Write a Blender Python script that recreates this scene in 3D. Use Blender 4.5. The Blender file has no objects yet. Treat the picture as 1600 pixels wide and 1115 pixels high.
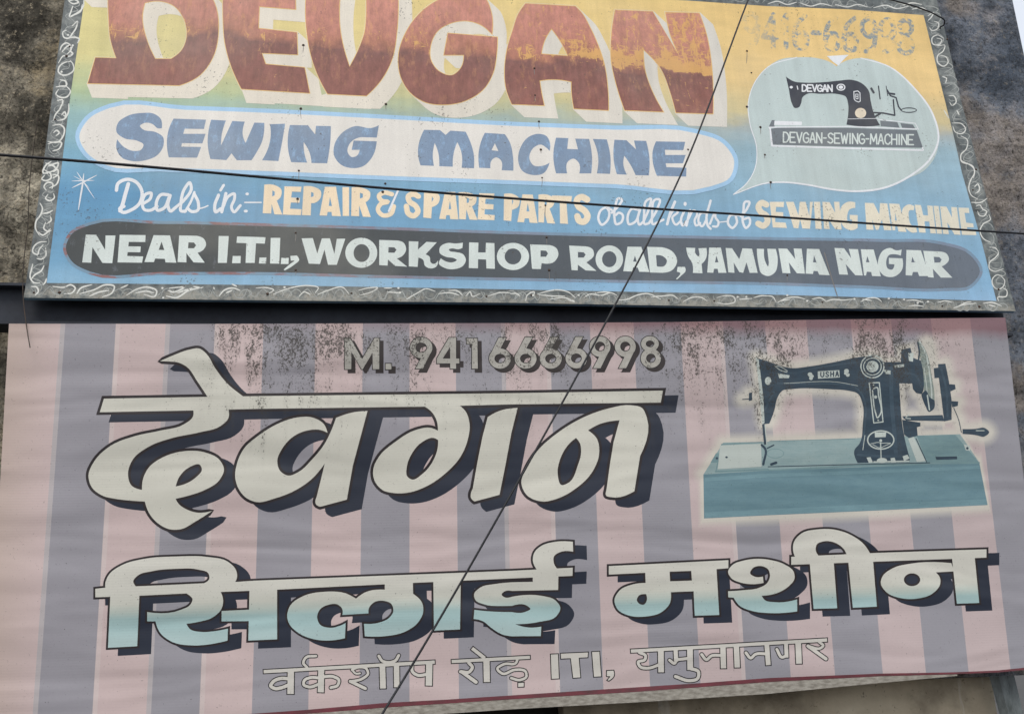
import bpy, math, random
import numpy as np
from mathutils import Vector, Matrix, noise as mnoise
from mathutils.geometry import delaunay_2d_cdt

random.seed(7)
S = bpy.context.scene
COL = S.collection

# ------------------------------------------------------------------ camera
FPX, CX, CY = 1560.0, 800.0, 557.5
CAM = Vector((0.0, 0.0, 1.6))
up_c = Vector((-180.0, 5102.0, -1560.0)).normalized()
rt_c = Vector((11000.0, -83.0, -1560.0))
rt_c = (rt_c - up_c * rt_c.dot(up_c)).normalized()
fw_c = up_c.cross(rt_c)
R = Matrix((rt_c, fw_c, up_c))              # camera space -> world
cd = bpy.data.cameras.new('camera')
cam = bpy.data.objects.new('camera', cd)
COL.objects.link(cam)
cam.matrix_world = Matrix.Translation(CAM) @ R.to_4x4()
cd.sensor_width = 36.0
cd.lens = FPX / 1600.0 * 36.0
cd.clip_end = 2000.0
S.camera = cam

# ------------------------------------------------------------------ sky, sun, exposure
SUN_EL, SUN_AZ = math.radians(52), math.radians(200)     # azimuth from +Y, clockwise; behind the viewer
w = bpy.data.worlds.new('World')
S.world = w
w.use_nodes = True
bg = w.node_tree.nodes['Background']
sky = w.node_tree.nodes.new('ShaderNodeTexSky')
sky.sky_type = 'NISHITA'
sky.sun_disc = False
sky.sun_elevation = SUN_EL
sky.sun_rotation = SUN_AZ
sky.air_density = 1.0
sky.dust_density = 6.0
sky.ozone_density = 1.0
ov = w.node_tree.nodes.new('ShaderNodeMix')           # thin bright overcast over the clear sky
ov.data_type = 'RGBA'
ov.inputs[0].default_value = 0.65
w.node_tree.links.new(sky.outputs[0], ov.inputs[6])
ov.inputs[7].default_value = (8.6, 9.0, 9.6, 1.0)
w.node_tree.links.new(ov.outputs[2], bg.inputs[0])
bg.inputs[1].default_value = 0.12
sd = bpy.data.lights.new('sun', 'SUN')
sd.energy = 1.1
sd.angle = math.radians(22)
sd.color = (1.0, 0.96, 0.90)
sun = bpy.data.objects.new('sun', sd)
COL.objects.link(sun)
to_sun = Vector((math.sin(SUN_AZ) * math.cos(SUN_EL), math.cos(SUN_AZ) * math.cos(SUN_EL), math.sin(SUN_EL)))
sun.rotation_euler = to_sun.to_track_quat('Z', 'Y').to_euler()
sun.location = (0, -3, 9)
vs = S.view_settings
vs.view_transform = 'Standard'
vs.look = 'None'
vs.exposure = 0.15
vs.gamma = 1.0

# ------------------------------------------------------------------ picture point -> ray -> surface
def ray(px, py):
    return R @ Vector((px - CX, -(py - CY), -FPX))

def on_y(px, py, Y):
    """the point of the vertical plane y = Y seen at photo pixel px, py"""
    d = ray(px, py)
    return CAM + d * ((Y - CAM.y) / d.y)

class Frame:
    """a sign's own flat frame: x right, z up its face, -y out towards the street"""
    def __init__(self, origin, lean):
        self.o = origin
        self.lean = lean
        self.zx = Vector((1, 0, 0))
        self.zz = Vector((0, -math.sin(lean), math.cos(lean)))
        self.n = self.zx.cross(self.zz)
    def uv(self, px, py):
        d = ray(px, py)
        t = (self.o - CAM).dot(self.n) / d.dot(self.n)
        q = CAM + d * t - self.o
        return q.dot(self.zx), q.dot(self.zz)

UP = Frame(on_y(800, 474, 4.00), math.radians(-5.6))
LO = Frame(on_y(800, 1090, 4.08), math.radians(5.5))

# ------------------------------------------------------------------ tagging
def tag(o, label=None, cat=None, group=None, kind=None):
    if label: o['label'] = label
    if cat: o['category'] = cat
    if group: o['group'] = group
    if kind: o['kind'] = kind
    return o

def empty(name, loc, rot=(0, 0, 0)):
    o = bpy.data.objects.new(name, None)
    o.empty_display_size = 0.2
    COL.objects.link(o)
    o.location = loc
    o.rotation_euler = rot
    return o

def link_mesh(name, verts, faces, mat, parent=None, smooth=False):
    me = bpy.data.meshes.new(name)
    me.from_pydata([tuple(v) for v in verts], [], faces)
    me.validate()
    me.update()
    if smooth:
        for p in me.polygons: p.use_smooth = True
    me.materials.append(mat)
    o = bpy.data.objects.new(name, me)
    COL.objects.link(o)
    if parent: o.parent = parent
    return o

# ------------------------------------------------------------------ outlines
TX = dict(A=0, B=400, C=800, D=1200)
TY = {'1': 0, '2': 250, '3': 500, '4': 770, '5': 836}

def pts(tile, s):
    if tile == 'S':
        ox = oy = 0.0; k = 1.0
    else:
        ox, oy, k = TX[tile[0]], TY[tile[1]], 0.25
    P, sm = [], []
    for t in s.split():
        f = t.endswith('s')
        if f: t = t[:-1]
        x, y = t.split(',')
        P.append((ox + float(x) * k, oy + float(y) * k)); sm.append(f)
    return np.array(P, float), sm

def smooth(P, sm, closed=True, n=5):
    N = len(P); out = []
    for i in range(N if closed else N - 1):
        j = (i + 1) % N
        a, b = P[i], P[j]
        out.append(a)
        if not sm[i] and not sm[j]: continue
        L = np.linalg.norm(b - a)
        def tan(m):
            p, q = (m - 1), (m + 1)
            if not closed and (p < 0 or q >= N): return b - a
            d1, d2 = P[m] - P[p % N], P[q % N] - P[m]
            l1, l2 = np.linalg.norm(d1) + 1e-9, np.linalg.norm(d2) + 1e-9
            t = (d1 / l1 * l2 + d2 / l2 * l1) / (l1 + l2)
            return t * L
        ta = tan(i) if sm[i] else None
        tb = tan(j) if sm[j] else None
        if ta is None: ta = 2 * (b - a) - tb if tb is not None else b - a; ta = ta * 0.7 + (b - a) * 0.3
        if tb is None: tb = 2 * (b - a) - ta; tb = tb * 0.7 + (b - a) * 0.3
        k = max(2, min(n, int(L / 1.6) + 1))
        for q in range(1, k):
            t = q / k
            out.append((2*t**3 - 3*t**2 + 1) * a + (t**3 - 2*t**2 + t) * ta + (-2*t**3 + 3*t**2) * b + (t**3 - t**2) * tb)
    if not closed: out.append(P[-1])
    res = [out[0]]
    for p in out[1:]:
        if np.linalg.norm(p - res[-1]) > 0.03: res.append(p)
    if closed and np.linalg.norm(res[0] - res[-1]) < 0.03: res.pop()
    return np.array(res)

def area(P):
    x, y = P[:, 0], P[:, 1]
    return 0.5 * float(np.sum(x * np.roll(y, -1) - np.roll(x, -1) * y))

def ccw(P):
    return P if area(P) > 0 else P[::-1].copy()

def poly(tile, s, *holes):
    """one piece: an outline with holes"""
    o = ccw(smooth(*pts(tile, s)))
    return ('poly', o, [ccw(smooth(*pts(tile, h))) if isinstance(h, str) else ccw(h) for h in holes])

def ell(tile, cx, cy, rx, ry, n=32):
    ox, oy, k = (0, 0, 1) if tile == 'S' else (TX[tile[0]], TY[tile[1]], 0.25)
    a = np.linspace(0, 2 * math.pi, n, endpoint=False)
    return np.stack([ox + (cx + rx * np.cos(a)) * k, oy + (cy + ry * np.sin(a)) * k], 1)

def disc(tile, cx, cy, rx, ry, *holes):
    return ('poly', ccw(ell(tile, cx, cy, rx, ry)), [ccw(h) for h in holes])

def ring(tile, cx, cy, rx, ry, wd):
    return disc(tile, cx, cy, rx, ry, ell(tile, cx, cy, rx - wd, ry - wd))

def line(tile, s, wd, sm=True, taper=None):
    """a brush stroke; wd in tile pixels"""
    P, f = pts(tile, s)
    if sm: f = [True] * len(P)
    k = 1.0 if tile == 'S' else 0.25
    return ('line', smooth(P, f, closed=False, n=6), wd * k, taper)

def lines(tile, s, wd):
    """a sharp cornered stroke as butted segments"""
    P, _ = pts(tile, s)
    k = 1.0 if tile == 'S' else 0.25
    return [('line', np.array([P[i], P[i + 1]]), wd * k, None) for i in range(len(P) - 1)]

def fat(sh, g):
    """grow by stroking every outline: safe for large amounts"""
    out = []
    for p in sh:
        if p[0] == 'poly':
            out.append(('poly', p[1], p[2]))
            for L in [p[1]] + p[2]: out.append(('line', np.concatenate([L, L[:2]]), 2 * g, None))
        else: out.append(('line', p[1], p[2] + 2 * g, None))
    return out

def line_poly(P, wd, taper=None):
    n = len(P)
    T = np.zeros_like(P)
    T[1:-1] = P[2:] - P[:-2]; T[0] = P[1] - P[0]; T[-1] = P[-1] - P[-2]
    T /= (np.linalg.norm(T, axis=1)[:, None] + 1e-9)
    Nn = np.stack([T[:, 1], -T[:, 0]], 1)
    h = np.full(n, wd / 2)
    if taper:
        s = np.linspace(0, 1, n)
        h = h * (taper + (1 - taper) * np.sin(np.pi * s) ** 0.7)
    L, Rr = P + Nn * h[:, None], P - Nn * h[:, None]
    cap = []
    m = 5
    a0 = math.atan2(Nn[-1, 1], Nn[-1, 0])
    capE = [P[-1] + h[-1] * np.array([math.cos(a0 + math.pi * q / m), math.sin(a0 + math.pi * q / m)]) for q in range(1, m)]
    a1 = math.atan2(-Nn[0, 1], -Nn[0, 0])
    capS = [P[0] + h[0] * np.array([math.cos(a1 + math.pi * q / m), math.sin(a1 + math.pi * q / m)]) for q in range(1, m)]
    return np.concatenate([L, np.array(capE), Rr[::-1], np.array(capS)])

def offset(P, g):
    d = np.roll(P, -1, 0) - P
    d /= (np.linalg.norm(d, axis=1)[:, None] + 1e-9)
    nr = np.stack([d[:, 1], -d[:, 0]], 1)
    m = nr + np.roll(nr, 1, 0)
    c = np.maximum(0.5 * np.sum(m * m, 1), 0.45)
    return P + m / c[:, None] * g

def grow(sh, g):
    out = []
    for p in sh:
        if p[0] == 'poly': out.append(('poly', offset(p[1], g), [offset(h, -g) for h in p[2]]))
        else: out.append(('line', p[1], p[2] + 2 * g, p[3]))
    return out

def shift(sh, d):
    d = np.array(d, float)
    return [('poly', p[1] + d, [h + d for h in p[2]]) if p[0] == 'poly' else ('line', p[1] + d, p[2], p[3]) for p in sh]

def sweep(sh, d):
    """everything the shape covers while it slides along d (a blocked-out letter shadow)"""
    d = np.array(d, float)
    out = list(sh) + shift(sh, d)
    for p in sh:
        loops = [p[1]] + p[2] if p[0] == 'poly' else [line_poly(p[1], p[2], p[3])]
        for L in loops:
            M = np.roll(L, -1, 0)
            for a, b in zip(L, M):
                q = np.array([a, b, b + d, a + d])
                if abs(area(q)) > 1e-3: out.append(('poly', ccw(q), []))
    return out

def wind(C, P):
    Q = np.roll(P, -1, 0)
    x, y = C[:, 0][:, None], C[:, 1][:, None]
    up = (P[:, 1][None] <= y) & (Q[:, 1][None] > y)
    dn = (P[:, 1][None] > y) & (Q[:, 1][None] <= y)
    side = (Q[:, 0] - P[:, 0])[None] * (y - P[:, 1][None]) - (x - P[:, 0][None]) * (Q[:, 1] - P[:, 1])[None]
    return np.sum(up & (side > 0), 1) - np.sum(dn & (side < 0), 1)

def fill(sh):
    """one clean flat mesh (photo pixels) of the union of all pieces"""
    loops = []
    pcs = []
    for p in sh:
        if p[0] == 'poly':
            pcs.append((p[1], p[2], True)); loops += [p[1]] + p[2]
        else:
            q = line_poly(p[1], p[2], p[3]); pcs.append((q, [], False)); loops.append(q)
    V, E = [], []
    for L in loops:
        b = len(V)
        V += [Vector((float(x), float(y))) for x, y in L]
        E += [(b + i, b + (i + 1) % len(L)) for i in range(len(L))]
    r = delaunay_2d_cdt(V, E, [], 0, 1e-4)
    W = np.array([(v.x, v.y) for v in r[0]])
    F = np.array([f for f in r[2] if len(f) == 3], int)
    if len(F) == 0: return W, F
    Cc = W[F].mean(1)
    ins = np.zeros(len(F), bool)
    for o, hs, posi in pcs:
        lo, hi = o.min(0), o.max(0)
        cand = np.where((Cc[:, 0] >= lo[0]) & (Cc[:, 0] <= hi[0]) & (Cc[:, 1] >= lo[1]) & (Cc[:, 1] <= hi[1]) & ~ins)[0]
        if len(cand) == 0: continue
        wd = wind(Cc[cand], o)
        k = wd > 0 if posi else wd != 0
        for h in hs: k &= ~(wind(Cc[cand], h) > 0)
        ins[cand[k]] = True
    F = F[ins]
    used = np.unique(F)
    mp = -np.ones(len(W), int); mp[used] = np.arange(len(used))
    return W[used], mp[F]

def paint(name, fr, sh, mat, parent, mm, label=None):
    """lay a filled shape on a sign's face, mm layer height"""
    mm = mm * 0.25
    W, F = fill(sh)
    UVs = np.array([fr.uv(x, y) for x, y in W])
    a = UVs[F]
    ar = (a[:, 1, 0] - a[:, 0, 0]) * (a[:, 2, 1] - a[:, 0, 1]) - (a[:, 2, 0] - a[:, 0, 0]) * (a[:, 1, 1] - a[:, 0, 1])
    F2 = np.where((ar < 0)[:, None], F[:, ::-1], F)
    o = link_mesh(name, [(u, -mm / 1000.0, v) for u, v in UVs], [tuple(map(int, f)) for f in F2], mat, parent)
    if label: o['label'] = label
    return o

def slab(name, fr, outline, mat, parent, front, back):
    """a sheet or bar with thickness, outline in photo pixels"""
    P = np.array([fr.uv(x, y) for x, y in outline])
    if area(P) < 0: P = P[::-1]
    n = len(P)
    v = [(u, -front / 1000, z) for u, z in P] + [(u, back / 1000, z) for u, z in P]
    f = [tuple(range(n)), tuple(range(2 * n - 1, n - 1, -1))]
    f += [(i, n + i, n + (i + 1) % n, (i + 1) % n) for i in range(n)]
    return link_mesh(name, v, f, mat, parent)

# ------------------------------------------------------------------ materials
def lin(c):
    def f(x):
        x /= 255.0
        return x / 12.92 if x <= 0.04045 else ((x + 0.055) / 1.055) ** 2.4
    return (f(c[0]), f(c[1]), f(c[2]), 1.0)

class NT:
    def __init__(self, name):
        self.m = bpy.data.materials.new(name)
        self.m.use_nodes = True
        self.t = self.m.node_tree
        self.b = self.t.nodes['Principled BSDF']
        self._co = None
    def n(self, typ, **kw):
        o = self.t.nodes.new(typ)
        for k, v in kw.items(): setattr(o, k, v)
        return o
    def l(self, a, b): self.t.links.new(a, b)
    def put(self, sock, v):
        if isinstance(v, bpy.types.NodeSocket): self.l(v, sock)
        else: sock.default_value = v
    @property
    def co(self):
        if self._co is None: self._co = self.n('ShaderNodeTexCoord').outputs['Object']
        return self._co
    @property
    def xyz(self):
        s = self.n('ShaderNodeSeparateXYZ'); self.l(self.co, s.inputs[0]); return s.outputs
    def math(self, op, a, b=0.0, clamp=False):
        o = self.n('ShaderNodeMath', operation=op, use_clamp=clamp)
        self.put(o.inputs[0], a); self.put(o.inputs[1], b)
        return o.outputs[0]
    def mapr(self, v, a, b, c=0.0, d=1.0, smooth=False):
        o = self.n('ShaderNodeMapRange')
        if smooth: o.interpolation_type = 'SMOOTHSTEP'
        self.put(o.inputs[0], v)
        for i, q in enumerate((a, b, c, d)): self.put(o.inputs[i + 1], q)
        return o.outputs[0]
    def noise(self, scale, detail=4.0, rough=0.55, stretch=(1, 1, 1), dist=0.0, off=0.0):
        mp = self.n('ShaderNodeMapping')
        self.l(self.co, mp.inputs[0])
        mp.inputs['Scale'].default_value = stretch
        mp.inputs['Location'].default_value = (off, off * 0.7, off * 1.3)
        o = self.n('ShaderNodeTexNoise')
        self.l(mp.outputs[0], o.inputs['Vector'])
        o.inputs['Scale'].default_value = scale
        o.inputs['Detail'].default_value = detail
        o.inputs['Roughness'].default_value = rough
        o.inputs['Distortion'].default_value = dist
        return o.outputs[0]
    def ramp(self, v, stops, interp='LINEAR'):
        o = self.n('ShaderNodeValToRGB')
        self.put(o.inputs[0], v)
        r = o.color_ramp
        r.interpolation = interp
        while len(r.elements) < len(stops): r.elements.new(0.5)
        for e, (p, c) in zip(r.elements, stops):
            e.position = p
        for e, (p, c) in zip(r.elements, stops):
            e.color = c if len(c) == 4 else lin(c)
        return o.outputs[0]
    def mix(self, f, a, b, blend='MIX'):
        o = self.n('ShaderNodeMix', data_type='RGBA', blend_type=blend)
        self.put(o.inputs[0], f)
        self.put(o.inputs[6], a if isinstance(a, bpy.types.NodeSocket) else (a if len(a) == 4 else lin(a)))
        self.put(o.inputs[7], b if isinstance(b, bpy.types.NodeSocket) else (b if len(b) == 4 else lin(b)))
        return o.outputs[2]
    def mul(self, col, v):
        o = self.n('ShaderNodeVectorMath', operation='SCALE')
        self.put(o.inputs[0], col); self.put(o.inputs['Scale'], v)
        return o.outputs[0]
    def bump(self, h, strength, dist, prev=None):
        o = self.n('ShaderNodeBump')
        o.inputs['Strength'].default_value = strength
        o.inputs['Distance'].default_value = dist
        self.l(h, o.inputs['Height'])
        if prev is not None: self.l(prev, o.inputs['Normal'])
        return o.outputs[0]
    def out(self, col, rough=0.6, normal=None, spec=0.3):
        self.put(self.b.inputs['Base Color'], col if isinstance(col, bpy.types.NodeSocket) else lin(col))
        self.put(self.b.inputs['Roughness'], rough)
        self.b.inputs['Specular IOR Level'].default_value = spec
        if normal is not None: self.l(normal, self.b.inputs['Normal'])
        return self.m

def G(v): return (v, v, v, 1.0)

uB = lambda px, py: UP.uv(px, py)
UPW = UP.uv(1585, 486)[0]
UPH = UP.uv(800, -40)[1]

def weather(t, col, amt=1.0):
    """old enamel paint on tin: blotches, rain streaks, pin specks, faint dents"""
    a = t.noise(2.6, 6, 0.62)
    col = t.mul(col, t.mapr(a, 0.3, 0.7, 1 - 0.10 * amt, 1 + 0.07 * amt))
    st = t.noise(26, 3, 0.6, stretch=(1, 1, 0.05), off=3)
    col = t.mul(col, t.mapr(st, 0.3, 0.7, 1 - 0.06 * amt, 1 + 0.05 * amt))
    gr = t.noise(170, 3, 0.6, off=8)
    col = t.mul(col, t.mapr(gr, 0.25, 0.75, 1 - 0.10 * amt, 1 + 0.08 * amt))
    patch = t.noise(5, 3, 0.6, off=11)
    sp = t.noise(95, 2, 0.5, off=5)
    thr = t.mapr(patch, 0.42, 0.70, 0.80, 0.625)
    m = t.math('GREATER_THAN', sp, thr)
    col = t.mix(t.math('MULTIPLY', m, 0.55 * amt), col, (70, 64, 58))
    dust = t.noise(1.4, 5, 0.6, off=17)
    col = t.mix(t.mapr(dust, 0.5, 0.8, 0, 0.22 * amt), col, (196, 192, 178))
    nb = t.bump(t.noise(3.2, 2, 0.5, off=2), 0.25, 0.02)
    nb = t.bump(gr, 0.25, 0.002, nb)
    return col, nb

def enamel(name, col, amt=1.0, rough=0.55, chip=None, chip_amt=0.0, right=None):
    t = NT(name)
    c = t.mix(t.mapr(t.xyz[0], UP.uv(500, 300)[0], UP.uv(1500, 300)[0]), col, right or col)  # colour drifts towards the right end, painting in the lens haze
    if chip is not None:
        f = t.noise(30, 6, 0.75, stretch=(1.0, 1, 0.45), off=23)
        c = t.mix(t.mapr(f, 0.60 - chip_amt, 0.66 - chip_amt * 0.6, 0, 0.75), c, chip)
    c, nb = weather(t, c, amt)
    return t.out(c, rough, nb)

# ground colours of the painted board, by height on the board
def vy(px, py): return UP.uv(px, py)[1] / UPH
def board_colour(t):
    x = t.xyz
    wob = t.noise(6, 4, 0.6, stretch=(1, 1, 2), off=31)
    v = t.math('ADD', t.math('DIVIDE', x[2], UPH), t.mapr(wob, 0, 1, -0.035, 0.035))
    L = t.ramp(v, [(0.0, (150, 188, 212)), (vy(120, 400), (108, 160, 194)), (vy(120, 300), (92, 150, 190)), (vy(120, 235), (124, 172, 194)),
                   (vy(120, 180), (146, 182, 182)), (vy(120, 140), (172, 192, 152)), (vy(120, 85), (214, 205, 142)), (1.0, (222, 208, 140))])
    Rr = t.ramp(v, [(0.0, (148, 186, 218)), (vy(1400, 430), (134, 176, 206)), (vy(1400, 330), (142, 180, 204)), (vy(1480, 240), (154, 183, 196)),
                    (vy(1480, 212), (170, 180, 180)), (vy(1480, 188), (208, 194, 150)), (vy(1480, 140), (230, 200, 140)), (1.0, (234, 200, 130))])
    return t.mix(t.mapr(x[0], UP.uv(150, 300)[0], UP.uv(1250, 300)[0]), L, Rr)

def mat_board():
    t = NT('painted_tin')
    c = board_colour(t)
    # brush marks and worn edges of the blue
    br = t.noise(14, 5, 0.65, stretch=(0.35, 1, 1.6), off=41)
    c = t.mul(c, t.mapr(br, 0.3, 0.7, 0.94, 1.05))
    c, nb = weather(t, c)
    return t.out(c, 0.55, nb)

def mat_big_letters():
    """sign-writer's red brown, gold glaze rubbed through above a dark waist line"""
    t = NT('red_brown_gold_paint')
    x = t.xyz
    # 0 at the waist line, positive above it (metres)
    u0, v0 = UP.uv(300, 56); u1, v1 = UP.uv(1080, 110)
    sl = (v1 - v0) / (u1 - u0)
    h = t.math('SUBTRACT', t.math('SUBTRACT', x[2], v0), t.math('MULTIPLY', t.math('SUBTRACT', x[0], u0), sl))
    wob = t.noise(9, 4, 0.65, off=51)
    wob2 = t.noise(3.3, 3, 0.6, off=53)
    h = t.math('ADD', h, t.math('ADD', t.mapr(wob, 0.25, 0.75, -0.03, 0.03), t.mapr(wob2, 0.3, 0.7, -0.05, 0.05)))
    px = 0.0026
    base = t.ramp(t.mapr(h, -0.24, 0.24), [(0.0, (144, 94, 84)), (0.25, (138, 90, 82)), (0.40, (134, 90, 83)), (0.455, (131, 90, 84)), (0.555, (174, 118, 98)), (0.7, (188, 128, 112)), (1.0, (198, 136, 120))])
    st = t.noise(46, 6, 0.78, stretch=(1.0, 1, 0.28), off=61, dist=0.6)
    st2 = t.noise(60, 5, 0.7, stretch=(0.35, 1, 1.0), off=71, dist=0.8)
    big = t.noise(5.5, 3, 0.6, off=81)
    band = t.math('MULTIPLY', t.mapr(h, -0.004, 0.012, 0, 1), t.mapr(h, 0.03, 0.16, 1, 0, True))
    rightw = t.mapr(x[0], UP.uv(760, 60)[0], UP.uv(1100, 60)[0], 0.0, 0.15)
    up_m = t.mapr(h, -0.02, 0.02, 0.25, 1)
    thr = t.math('SUBTRACT', 0.675, t.math('MULTIPLY', band, t.math('MULTIPLY', t.mapr(big, 0.38, 0.62, 0.02, 0.15), t.mapr(x[0], UP.uv(300, 60)[0], UP.uv(1000, 60)[0], 0.7, 1.05))))
    thr = t.math('SUBTRACT', thr, t.math('MULTIPLY', rightw, up_m))
    thr = t.math('SUBTRACT', thr, t.mapr(big, 0.45, 0.7, 0, 0.07))
    mx = t.math('MAXIMUM', st, t.math('SUBTRACT', st2, 0.03))
    g = t.mapr(t.math('SUBTRACT', mx, thr), 0.0, 0.05, 0, 0.88)
    mot = t.noise(20, 6, 0.75, stretch=(1, 1, 0.6), off=87)
    base = t.mul(base, t.mapr(mot, 0.3, 0.7, 0.74, 1.22))
    vst = t.noise(75, 4, 0.7, stretch=(1, 1, 0.12), off=89)
    base = t.mul(base, t.mapr(vst, 0.32, 0.68, 0.88, 1.1))
    edge = t.noise(34, 5, 0.75, stretch=(1, 1, 0.35), off=93)
    base = t.mix(t.math('MULTIPLY', t.mapr(edge, 0.54, 0.64), t.mapr(h, -0.2, 0.1, 0.15, 0.45)), base, (214, 158, 110))
    c = t.mix(g, base, (220, 172, 104))
    c, nb = weather(t, c, 0.9)
    nb = t.bump(mx, 0.25, 0.002, nb)
    return t.out(c, 0.55, nb)

# ---- the printed flex banner: shared rib, creases and mould
LOW = LO.uv(1600, 1000)[0]
LTOP = LO.uv(800, 504)[1]
def mould(t, col):
    x = t.xyz
    dens = [(5, .0), (200, .06), (300, .05), (345, .65), (395, 1.0), (450, .75), (520, .85), (560, .5), (600, .5), (650, .7), (690, .3), (720, .5),
            (770, .35), (830, 1.0), (870, .85), (900, .3), (945, .35), (990, .35), (1040, .7), (1080, .9), (1130, .75), (1180, .85), (1230, .9),
            (1270, .3), (1325, .35), (1350, 1.0), (1395, 1.0), (1440, .5), (1500, .25), (1570, .1)]
    ua, ub = LO.uv(0, 540)[0], LO.uv(1600, 540)[0]
    d = t.ramp(t.mapr(x[0], ua, ub), [((LO.uv(p, 540)[0] - ua) / (ub - ua), G(v)) for p, v in dens])
    depth = t.math('SUBTRACT', LTOP, x[2])                     # metres below the top edge
    long = t.noise(17, 3, 0.6, stretch=(1, 1, 0.10), off=91)
    reach = t.mapr(long, 0.34, 0.66, 0.14, 0.75)
    fall = t.math('MULTIPLY', t.mapr(t.math('DIVIDE', depth, reach), 0.12, 1.0, 1.0, 0.0), t.mapr(depth, 0.0, 0.05, 0.55, 1.0))
    rag = t.noise(16, 5, 0.72, stretch=(1, 1, 0.55), off=95, dist=0.6)
    k = t.math('MULTIPLY', t.math('MULTIPLY', d, fall), t.mapr(rag, 0.34, 0.62, 0.0, 1.25))
    f = t.noise(165, 4, 0.75, stretch=(1, 1, 0.75), off=97, dist=0.3)
    k = t.math('MINIMUM', t.math('MULTIPLY', k, 1.4), 1.0)
    thr = t.mapr(k, 0.0, 1.0, 0.66, 0.465)
    m = t.mapr(t.math('SUBTRACT', f, thr), 0.0, 0.03, 0, 0.86)
    col = t.mix(m, col, (48, 44, 40))
    # thin grey film round the colonies
    col = t.mix(t.math('MULTIPLY', k, 0.18), col, (96, 92, 84))
    # single stray specks everywhere
    sp = t.noise(70, 2, 0.5, off=99)
    col = t.mix(t.mapr(sp, 0.765, 0.775, 0, 0.6), col, (62, 56, 52))
    return col

def flex(t, col, film=True):
    x = t.xyz
    a = t.noise(1.7, 5, 0.6, off=101)
    col = t.mul(col, t.mapr(a, 0.3, 0.7, 0.94, 1.05))
    fine = t.noise(120, 3, 0.6, stretch=(0.8, 1, 1.0), off=103)
    col = t.mul(col, t.mapr(fine, 0.25, 0.75, 0.975, 1.025))
    bands = t.noise(4.2, 3, 0.5, stretch=(0.3, 1, 1.3), off=121)
    col = t.mul(col, t.mapr(bands, 0.3, 0.7, 0.975, 1.02))  # soft bands put the sheen of the cloth's waves into the colour
    # yellowed left margin, redder and darker along the top edge, more so to the right
    yl = t.mapr(x[0], LO.uv(0, 800)[0], LO.uv(75, 800)[0], 0.38, 0.0)
    col = t.mix(yl, col, (176, 160, 136))
    depth = t.math('SUBTRACT', LTOP, x[2])
    rn = t.noise(9, 3, 0.6, stretch=(1, 1, 0.3), off=105)
    rd = t.math('MULTIPLY', t.mapr(t.math('ADD', depth, t.mapr(rn, 0, 1, -0.02, 0.02)), 0.0, 0.055, 0.75, 0.0),
                t.mapr(x[0], LO.uv(250, 520)[0], LO.uv(1050, 520)[0], 0.25, 0.9))
    col = t.mix(rd, col, (122, 66, 72))
    col = mould(t, col)
    # fabric rib + soft horizontal creases
    ri = t.n('ShaderNodeTexWave', wave_type='BANDS', bands_direction='Z')
    t.l(t.co, ri.inputs[0])
    ri.inputs['Scale'].default_value = 31.0
    ri.inputs['Distortion'].default_value = 0.5
    ri.inputs['Detail'].default_value = 1.0
    ri.inputs['Detail Scale'].default_value = 0.6
    ribm = t.math('MULTIPLY', ri.outputs[1], t.mapr(t.noise(2.2, 3, 0.6, off=107), 0.40, 0.62, 0.0, 1.0))
    col = t.mul(col, t.mapr(ribm, 0, 1, 1.01, 0.965))
    cr = t.noise(2.4, 2, 0.45, stretch=(0.4, 1, 1.8), off=113, dist=0.4)
    nb = t.bump(cr, 0.30, 0.10)
    nb = t.bump(ribm, 0.10, 0.0006, nb)
    return col, nb

def mat_stripes(glow=0.0):
    t = NT('striped_flex_vinyl' if glow == 0 else 'cream_glow_print')
    xs = [15, 94, 180, 258, 335, 409, 490, 565.5, 636, 707, 783, 853, 918.5, 987, 1059, 1124, 1191, 1258, 1326, 1390, 1452, 1514]
    ua, ub = LO.uv(-30, 510)[0], LO.uv(1600, 510)[0]
    pk, gy = (205, 186, 184), (157, 155, 162)
    st = [(0.0, pk)]
    for i, p in enumerate(xs[1:]):
        st.append(((LO.uv(p, 508)[0] - ua) / (ub - ua), gy if i % 2 == 0 else pk))
    uu = t.mapr(t.xyz[0], ua, ub)
    c = t.ramp(uu, st, 'CONSTANT')
    # thin pale register line where two stripes meet
    hw = 0.0026 / (ub - ua)
    ps = [p for p, _ in st[1:]]
    for grp in (ps[:11], ps[11:]):
        ms = [(0.0, G(0))]
        for p in grp: ms += [(p - hw, G(1)), (p + hw, G(0))]
        c = t.mix(t.math('MULTIPLY', t.ramp(uu, ms, 'CONSTANT'), 0.45), c, (214, 204, 200))
    # right half mixed cooler
    cool = t.mapr(t.xyz[0], LO.uv(500, 800)[0], LO.uv(1550, 800)[0], 0, 0.35)
    c = t.mix(cool, c, t.mix(0.5, c, (160, 163, 172)))
    if glow: c = t.mix(glow, c, (214, 210, 198))
    c, nb = flex(t, c)
    return t.out(c, 0.42, nb, 0.4)

def vinyl(name, col, rough=0.42, var=None):
    t = NT(name)
    c = t.mix(0.0, col, col)
    if var is not None:
        f = t.noise(40, 5, 0.7, stretch=(0.3, 1, 1.2), off=131)
        c = t.mix(t.mapr(f, 0.35, 0.7), c, var)
    c, nb = flex(t, c)
    return t.out(c, rough, nb, 0.4)

def mat_fade_letters():
    """cream print fading to aqua halfway down"""
    t = NT('cream_to_aqua_print')
    x = t.xyz
    va = LO.uv(500, 990)[1]; vb = LO.uv(500, 915)[1]
    c = t.ramp(t.mapr(x[2], va, vb), [(0.0, (182, 206, 205)), (0.25, (172, 201, 201)), (0.42, (162, 189, 188)), (0.56, (188, 199, 191)), (0.72, (207, 208, 197)), (1.0, (213, 212, 202))])
    c, nb = flex(t, c)
    return t.out(c, 0.42, nb, 0.4)

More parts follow.
